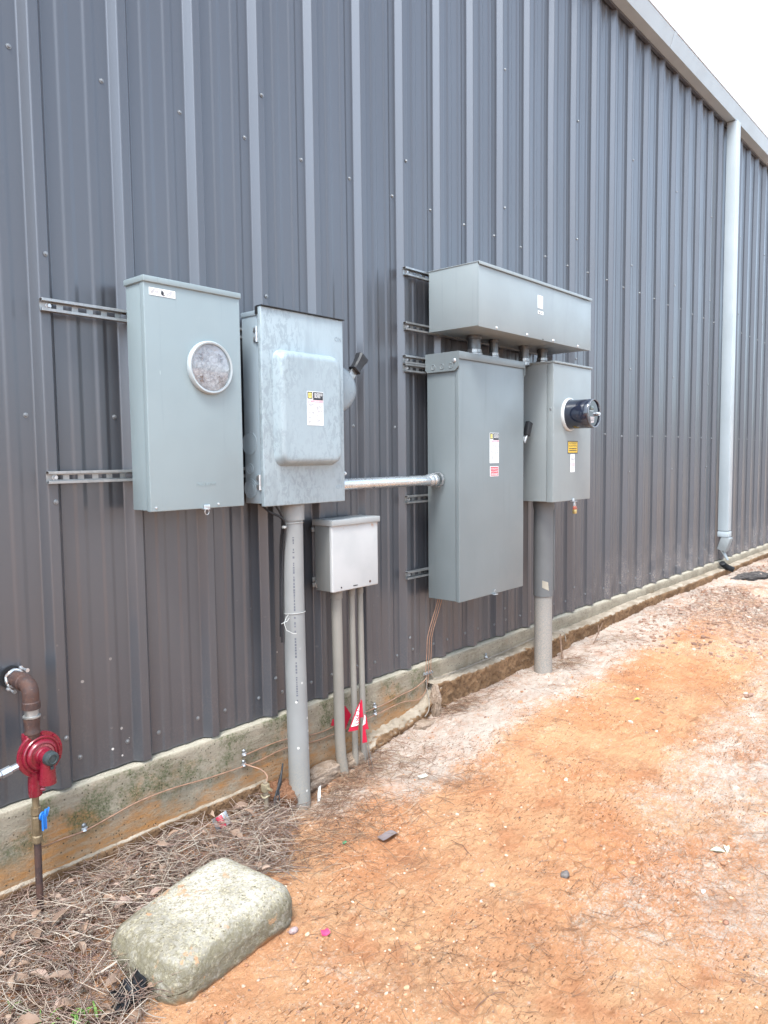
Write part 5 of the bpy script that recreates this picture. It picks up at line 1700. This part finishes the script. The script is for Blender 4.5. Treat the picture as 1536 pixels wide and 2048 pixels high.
tag(raw_mesh('pine_straw', v1, f1, M_STRAW, True), 'thick bed of dry pine straw between the rounded block and the foundation', kind='stuff', cat='pine straw')
def clump_sampler(cs):
    def f(n, r):
        X, Y = [], []
        w = np.array([c[4] for c in cs], float); w /= w.sum()
        for (cx_, cy_, sx, sy, ww), k in zip(cs, (w * n).astype(int)):
            X.append(r.normal(cx_, sx, k)); Y.append(r.normal(cy_, sy, k))
        return np.concatenate(X), np.minimum(np.concatenate(Y), -0.06)
    return f
CL = [(2.15, -0.27, 0.10, 0.06, 5), (2.28, -0.22, 0.12, 0.05, 4), (2.50, -0.16, 0.10, 0.05, 6), (2.05, -0.43, 0.12, 0.07, 5), (2.55, -0.34, 0.12, 0.05, 3),
      (3.18, -0.16, 0.07, 0.03, 4), (4.32, -0.24, 0.10, 0.05, 4), (1.75, -0.50, 0.10, 0.08, 5), (3.4, -0.15, 0.2, 0.02, 2), (2.35, -0.55, 0.2, 0.06, 3), (4.9, -0.32, 0.2, 0.08, 3), (6.3, -0.8, 0.5, 0.15, 5), (7.0, -0.5, 0.6, 0.12, 4)]
v2, f2 = strands(1700, clump_sampler(CL), 0.05, 0.17, 0.0010, 0.028, 0.6, 8, 0.12)
def wide(n, r):
    x = r.uniform(0.7, 6.0, n); y = -r.uniform(0.12, 2.6, n)
    k = (fbm(x, y, 2.4, 3) > 0.43) & ~in_rock(x, y, 0.03)
    return x[k], y[k]
v3, f3 = strands(3600, wide, 0.008, 0.11, 0.0006, 0.002, 0.2, 21, 0.01)
v3b, f3b = strands(32, wide, 0.06, 0.20, 0.0018, 0.004, 0.35, 44, 0.02)
v3c, f3c = strands(1100, clump_sampler([(1.75, -0.85, 0.25, 0.10, 4), (2.3, -0.75, 0.35, 0.08, 4), (2.9, -0.62, 0.4, 0.06, 4), (2.6, -1.75, 0.35, 0.18, 5), (1.65, -1.25, 0.2, 0.12, 4), (3.5, -1.7, 0.5, 0.2, 4), (2.1, -1.5, 0.25, 0.12, 3)]), 0.02, 0.11, 0.0006, 0.005, 0.2, 45, 0.03)
v2 = np.vstack([v2, v3b, v3c]); f2 = np.vstack([f2, f3b + (len(v2) - len(v3b) - len(v3c)), f3c + (len(v2) - len(v3c))])
tag(raw_mesh('pine_needles', np.vstack([v2, v3]), np.vstack([f2, f3 + len(v2)]), M_STRAWD, True), 'loose brown pine needles strewn over the orange clay', kind='stuff', cat='pine needles')

# ------------------------------------------------------------------ small crumbs of soil and grit
def crumbs(n, sampler, smin, smax, seed):
    r = np.random.default_rng(seed)
    x, y = sampler(n, r); n = len(x)
    ico = bmesh.new(); bmesh.ops.create_icosphere(ico, subdivisions=1, radius=1.0)
    bv = np.array([v.co for v in ico.verts]); bf = np.array([[v.index for v in f.verts] for f in ico.faces]); ico.free()
    s = smin + (smax - smin) * r.random(n) ** 3
    sc = s[:, None] * r.uniform(0.6, 1.3, (n, 3)) * np.array([1.1, 1.1, 0.75])
    jit = r.uniform(0.75, 1.2, (n, len(bv), 1))
    P = bv[None] * jit * sc[:, None, :]
    P[..., 0] += x[:, None]; P[..., 1] += y[:, None]; P[..., 2] += ground_z(x, y)[:, None] + s[:, None] * 0.2
    F = (bf[None] + (np.arange(n) * len(bv))[:, None, None]).reshape(-1, 3)
    return P.reshape(-1, 3), F
def grit(n, r):
    x = 0.9 + 7.5 * r.random(n) ** 1.5; y = -r.uniform(0.14, 2.4, n)
    k = (fbm(x + 4, y + 9, 2.0, 3) > 0.44) & ~in_rock(x, y, 0.02)
    return x[k], y[k]
v4, f4 = crumbs(20000, grit, 0.0008, 0.0055, 5)
def clods(n, r):
    x = r.uniform(4.4, 9.5, n); y = -r.uniform(0.2, 1.5, n)
    k = fbm(x, y, 1.3, 4) > 0.47
    return x[k], y[k]
v5, f5 = crumbs(3500, clods, 0.003, 0.020, 6)
def clay_lumps(n, r):
    x = r.uniform(1.2, 4.2, n); y = -r.uniform(0.3, 2.2, n)
    k = (fbm(x + 1, y + 77, 2.6, 2) > 0.52) & ~in_rock(x, y, 0.03)
    return x[k], y[k]
v6, f6 = crumbs(900, clay_lumps, 0.003, 0.013, 16)
M_GRIT = mat_islands('soil_crumbs', [(0.52, 0.38, 0.27), (0.46, 0.22, 0.11), (0.58, 0.46, 0.36), (0.26, 0.13, 0.08), (0.52, 0.27, 0.14), (0.15, 0.10, 0.08)], 0.95)
M_CLODS = mat_islands('brown_soil_clods', [(0.192, 0.104, 0.072), (0.336, 0.216, 0.160), (0.256, 0.144, 0.096), (0.55, 0.42, 0.34)], 0.95)
tag(raw_mesh('gravel', np.vstack([v4, v6]), np.vstack([f4, f6 + len(v4)]), M_GRIT, False), 'fine crumbs of sand and clay scattered on the ground', kind='stuff', cat='grit')
tag(raw_mesh('dirt', v5, f5, M_CLODS, False), 'loose brown soil crumbs near the far end of the ledge', kind='stuff', cat='soil crumbs')

# ------------------------------------------------------------------ dead leaves
M_LEAF = mat_islands('dead_leaf_brown', [(0.196, 0.119, 0.077), (0.294, 0.196, 0.140), (0.140, 0.087, 0.063), (0.350, 0.252, 0.182), (0.34, 0.235, 0.19)], 0.7)
def leaf_geo(b, c, size, az, seed, tilt=0.3):
    r = random.Random(seed)
    out = [(0, -1.0), (0.14, -0.8), (0.34, -0.55), (0.40, -0.28), (0.50, 0.0), (0.42, 0.22), (0.40, 0.5), (0.20, 0.75), (0, 1.0)]
    L = [(u * r.uniform(0.72, 1.18), v) for u, v in out]
    cv, fold = r.uniform(0.3, 1.2), r.uniform(0.2, 0.9)
    ax = Vector((math.cos(az), math.sin(az), r.uniform(-tilt, tilt))).normalized()
    ay = Vector((-math.sin(az), math.cos(az), r.uniform(-tilt, tilt))).normalized()
    up = ax.cross(ay)
    def pt(u, v):
        return Vector(c) + (ay * v + ax * u + up * (fold * abs(u) - cv * v * v * 0.5)) * size
    mid = [b.bm.verts.new(pt(0, v)) for u, v in L]
    mid2 = [b.bm.verts.new(pt(0, v) - up * 0.0006) for u, v in L]
    for sgn in (1, -1):
        ed = [b.bm.verts.new(pt(sgn * u, v)) if u > 0 else mid[i] for i, (u, v) in enumerate(L)]
        for i in range(len(L) - 1):
            q = [mid[i], ed[i], ed[i + 1], mid[i + 1]]
            q = list(dict.fromkeys(q))
            if len(q) >= 3:
                b.bm.faces.new(q)
leaf_spots = [(0.97, -0.40, 0.030), (0.86, -0.33, 0.035), (1.30, -0.30, 0.026), (1.20, -0.24, 0.030), (0.83, -0.55, 0.032), (0.92, -0.66, 0.026), (0.86, -0.72, 0.022), (1.38, -0.16, 0.028), (1.08, -0.33, 0.030), (1.50, -0.30, 0.024), (0.76, -0.48, 0.030), (0.80, -0.64, 0.03)]
for i, (x, y, s) in enumerate(leaf_spots):
    b = B()
    leaf_geo(b, (x, y, float(ground_z(x, y)) + 0.045), s, random.uniform(0, 6), i, 0.35)
    o = b.done('dead_leaf', M_LEAF, None, 60, False)
    tag(o, 'curled brown dead leaf lying on the pine straw', 'leaf', 'dead leaves on the pine straw')
b = B()
rr = random.Random(9)
for i in range(210):
    x = rr.uniform(0.5, 1.85); y = rr.uniform(-0.85, -0.08)
    lim = np.interp(x, [0.15, 0.75, 0.95, 1.0, 1.05, 1.45, 1.6, 1.72, 1.85, 2.0], [-1.0, -0.86, -0.82, -0.74, -0.55, -0.56, -0.58, -0.44, -0.33, -0.16])
    if y < lim or in_rock(np.array(x), np.array(y), 0.03):
        continue
    leaf_geo(b, (x, y, float(ground_z(x, y)) + rr.uniform(0.012, 0.055)), rr.uniform(0.014, 0.034), rr.uniform(0, 6), 100 + i, 0.6)
tag(b.done('leaf_litter', M_LEAF, None, 60, False), 'mixed bits of brown leaf litter in the pine straw', kind='stuff', cat='leaf litter')

# ------------------------------------------------------------------ green shoots at the near left corner
M_GRASS = mat_islands('green_grass_blade', [(0.08, 0.16, 0.035), (0.14, 0.25, 0.06), (0.20, 0.30, 0.09)], 0.55)
b = B()
rr = random.Random(4)
for cx_, cy_, n_ in ((0.815, -0.685, 7), (0.845, -0.71, 7), (0.74, -0.64, 5), (0.785, -0.71, 6), (0.70, -0.56, 4)):
    for k in range(n_):
        x, y = cx_ + rr.gauss(0, 0.016), cy_ + rr.gauss(0, 0.016)
        z = float(ground_z(x, y)) + 0.012
        az, L, w = rr.uniform(0, 6.28), rr.uniform(0.02, 0.045), rr.uniform(0.0018, 0.0034)
        d = Vector((math.cos(az), math.sin(az), 0)); s_ = Vector((-d.y, d.x, 0))
        P = [Vector((x, y, z)), Vector((x, y, z)) + d * L * 0.25 + Vector((0, 0, L * 0.55)), Vector((x, y, z)) + d * L * 0.65 + Vector((0, 0, L * 0.72)), Vector((x, y, z)) + d * L + Vector((0, 0, L * 0.6))]
        A = [b.bm.verts.new(p - s_ * w * q) for p, q in zip(P[:3], (0.8, 1, 0.7))]
        C2 = [b.bm.verts.new(p + s_ * w * q) for p, q in zip(P[:3], (0.8, 1, 0.7))]
        tip = b.bm.verts.new(P[3])
        for i in range(2):
            b.bm.faces.new((A[i], C2[i], C2[i + 1], A[i + 1]))
        b.bm.faces.new((A[2], C2[2], tip))
tag(b.done('grass', M_GRASS, None, 60, False), 'small green grass shoots in the pine straw at the near corner', kind='stuff', cat='grass')

# ------------------------------------------------------------------ litter and stones
def gpt(x, y, dz=0.0):
    return (x, y, float(ground_z(x, y)) + dz)
def pebble(x, y, s, seed, col, label, flat=0.55, name='stone', cat='stone'):
    bm = bmesh.new()
    bmesh.ops.create_icosphere(bm, subdivisions=3, radius=1.0)
    P = np.array([v.co for v in bm.verts])
    P = P * (0.8 + 0.5 * fbm(P[:, 0] + seed, P[:, 1] + P[:, 2] + seed, 1.2, 3))[:, None] * np.array([s, s * 0.7, s * flat])
    P = P + np.array(gpt(x, y, s * flat * 0.35))
    for v, p in zip(bm.verts, P):
        v.co = p
    b = B(); b.bm.free(); b.bm = bm
    tag(b.done(name, simple(name + '_surface', col, 0.85, 0, 0.3, 120, 0.3, 0.4, 200), None, 60), label, cat)
pebble(2.208, -1.309, 0.019, 2, (0.15, 0.13, 0.12), 'dark grey stone lying alone on the orange clay')
pebble(2.30, -1.80, 0.012, 3, (0.28, 0.14, 0.09), 'small reddish brown stone near the bottom of the photo')
pebble(1.412, -0.825, 0.016, 5, (0.34, 0.25, 0.24), 'pinkish stone tucked beside the right end of the concrete block')
pebble(1.435, -0.862, 0.009, 6, (0.50, 0.36, 0.24), 'small tan pebble in front of the right end of the concrete block')
pebble(2.40, -1.70, 0.009, 8, (0.70, 0.68, 0.66), 'small white pebble on the pale sandy patch')
b = B()
leaf_geo(b, gpt(2.700, -1.652, 0.008), 0.026, 0.4, 71, 0.15)
leaf_geo(b, gpt(2.735, -1.672, 0.008), 0.021, 2.0, 72, 0.15)
tag(b.done('pale_leaf', simple('pale_green_leaf', (0.62, 0.64, 0.46), 0.6), None, 60, False), 'pale folded leaf lying on the clay at right', 'leaf')
b = B()
cloth(b, gpt(2.03, -0.640, 0.012), gpt(2.11, -0.652, 0.010), gpt(2.115, -0.612, 0.012), gpt(2.045, -0.595, 0.014), 0, 8, 8, 0.005, 4)
tag(b.done('plastic_scrap', simple('muddy_grey_film', (0.20, 0.165, 0.165), 0.5), None, 60), 'crumpled grey plastic scrap half buried in the clay', 'scrap')
b = B()
cloth(b, gpt(1.455, -0.905, 0.006), gpt(1.480, -0.915, 0.010), gpt(1.485, -0.895, 0.012), gpt(1.468, -0.885, 0.006), 0, 6, 6, 0.004, 2)
tag(b.done('plastic_scrap', simple('pink_red_film', (0.72, 0.05, 0.14), 0.45), None, 60), 'tiny bright red plastic scrap on the orange clay', 'scrap')
b = B()
b.obox(gpt(2.525, -0.441, 0.010), (0.9, -0.4, 0.1), (0.4, 0.9, 0), (0, 0, 1), 0.042, 0.022, 0.006, 0, 0.002)
tag(b.done('paper_scrap', simple('off_white_chip', (0.66, 0.66, 0.58), 0.7), None), 'flat off-white chip on the clay below the conduits', 'scrap')
b = B()
b.obox(gpt(1.91, -0.552, 0.008), (0.9, -0.4, 0.1), (0.4, 0.9, 0), (0, 0, 1), 0.016, 0.012, 0.006, 0, 0.002)
tag(b.done('plastic_scrap', simple('green_plastic', (0.02, 0.30, 0.13), 0.4), None), 'tiny green plastic bit on the clay', 'scrap')
b = B()
cloth(b, gpt(2.108, -0.205, 0.060), gpt(2.125, -0.200, 0.065), gpt(2.112, -0.200, 0.006), gpt(2.096, -0.210, 0.006), 0, 6, 8, 0.006, 6)
tag(b.done('paper_scrap', simple('white_tissue', (0.74, 0.73, 0.70), 0.8), None, 60), 'crumpled white paper scrap at the foot of the tall plastic pipe', 'scrap')
b = B()
leaf_geo(b, gpt(3.97, -0.833, 0.010), 0.020, 0.6, 91, 0.2)
tag(b.done('yellow_leaf', simple('yellow_leaf_surface', (0.60, 0.50, 0.06), 0.6), None, 60, False), 'small yellow leaf on the clay in front of the sandy pipe', 'leaf')
t = thing('crushed_can', 'crushed silver and red can in a hollow under the foundation', 'can', gpt(1.655, -0.115))
gz_ = float(ground_z(1.655, -0.115))
b = B()
cloth(b, (1.622, -0.150, gz_ + 0.012), (1.690, -0.150, gz_ + 0.020), (1.695, -0.110, gz_ + 0.056), (1.628, -0.106, gz_ + 0.044), 0, 12, 10, 0.005, 3)
b.done('can_body', simple('crushed_aluminium', (0.22, 0.23, 0.24), 0.35, 0.6, 0.3, 60), t, 60)
b = B()
cloth(b, (1.640, -0.1522, gz_ + 0.0165), (1.666, -0.1522, gz_ + 0.020), (1.669, -0.116, gz_ + 0.052), (1.642, -0.113, gz_ + 0.047), 0, 8, 8, 0.0025, 3)
b.done('red_panel', simple('can_red', (0.36, 0.015, 0.04), 0.4), t, 60)
b = B()
rr = random.Random(31)
for k in range(7):
    x, y = 0.965 + rr.uniform(-0.05, 0.05), -0.715 + rr.uniform(-0.025, 0.025)
    a = rr.uniform(0, 3.1)
    dx, dy = 0.045 * math.cos(a), 0.03 * math.sin(a)
    z = float(ground_z(x, y)) + rr.uniform(0.005, 0.03)
    cloth(b, (x - dx, y - dy, z), (x + dx, y - 0.4 * dy, z + 0.012), (x + dx, y + dy + 0.02, z + 0.018), (x - 0.5 * dx, y + dy + 0.02, z + 0.004), 0, 8, 6, 0.008, k)
tag(b.done('plastic_wrap', simple('black_glossy_film', (0.015, 0.017, 0.02), 0.25), None, 60), 'crumpled black plastic film in front of the concrete block', 'plastic film')
STK = 'broken twigs standing by the footing ledge'
def twig(pts, r, label, name='twig'):
    b = B(); b.tube(pts, [r * k for k in np.linspace(1, 0.6, len(pts))], 7)
    tag(b.done(name, simple('dry_twig', (0.20, 0.125, 0.085), 0.85, 0, 0.25, 50), None), label, 'twig', STK)
twig([(4.36, -0.165, 0.11), (4.375, -0.145, 0.18), (4.40, -0.125, 0.265)], 0.008, 'thick twig leaning on the ledge right of the sandy pipe')
twig([(4.72, -0.20, 0.13), (4.80, -0.20, 0.19), (4.86, -0.21, 0.27)], 0.004, 'thin twig sticking up from the sand right of the sandy pipe')
twig([(4.98, -0.125, 0.14), (4.985, -0.118, 0.22)], 0.006, 'short upright twig against the far part of the ledge')
twig([(2.62, -1.66, 0.03), (2.50, -1.60, 0.032), (2.42, -1.58, 0.03)], 0.003, 'thin brown twig lying on the sandy clay at lower right')
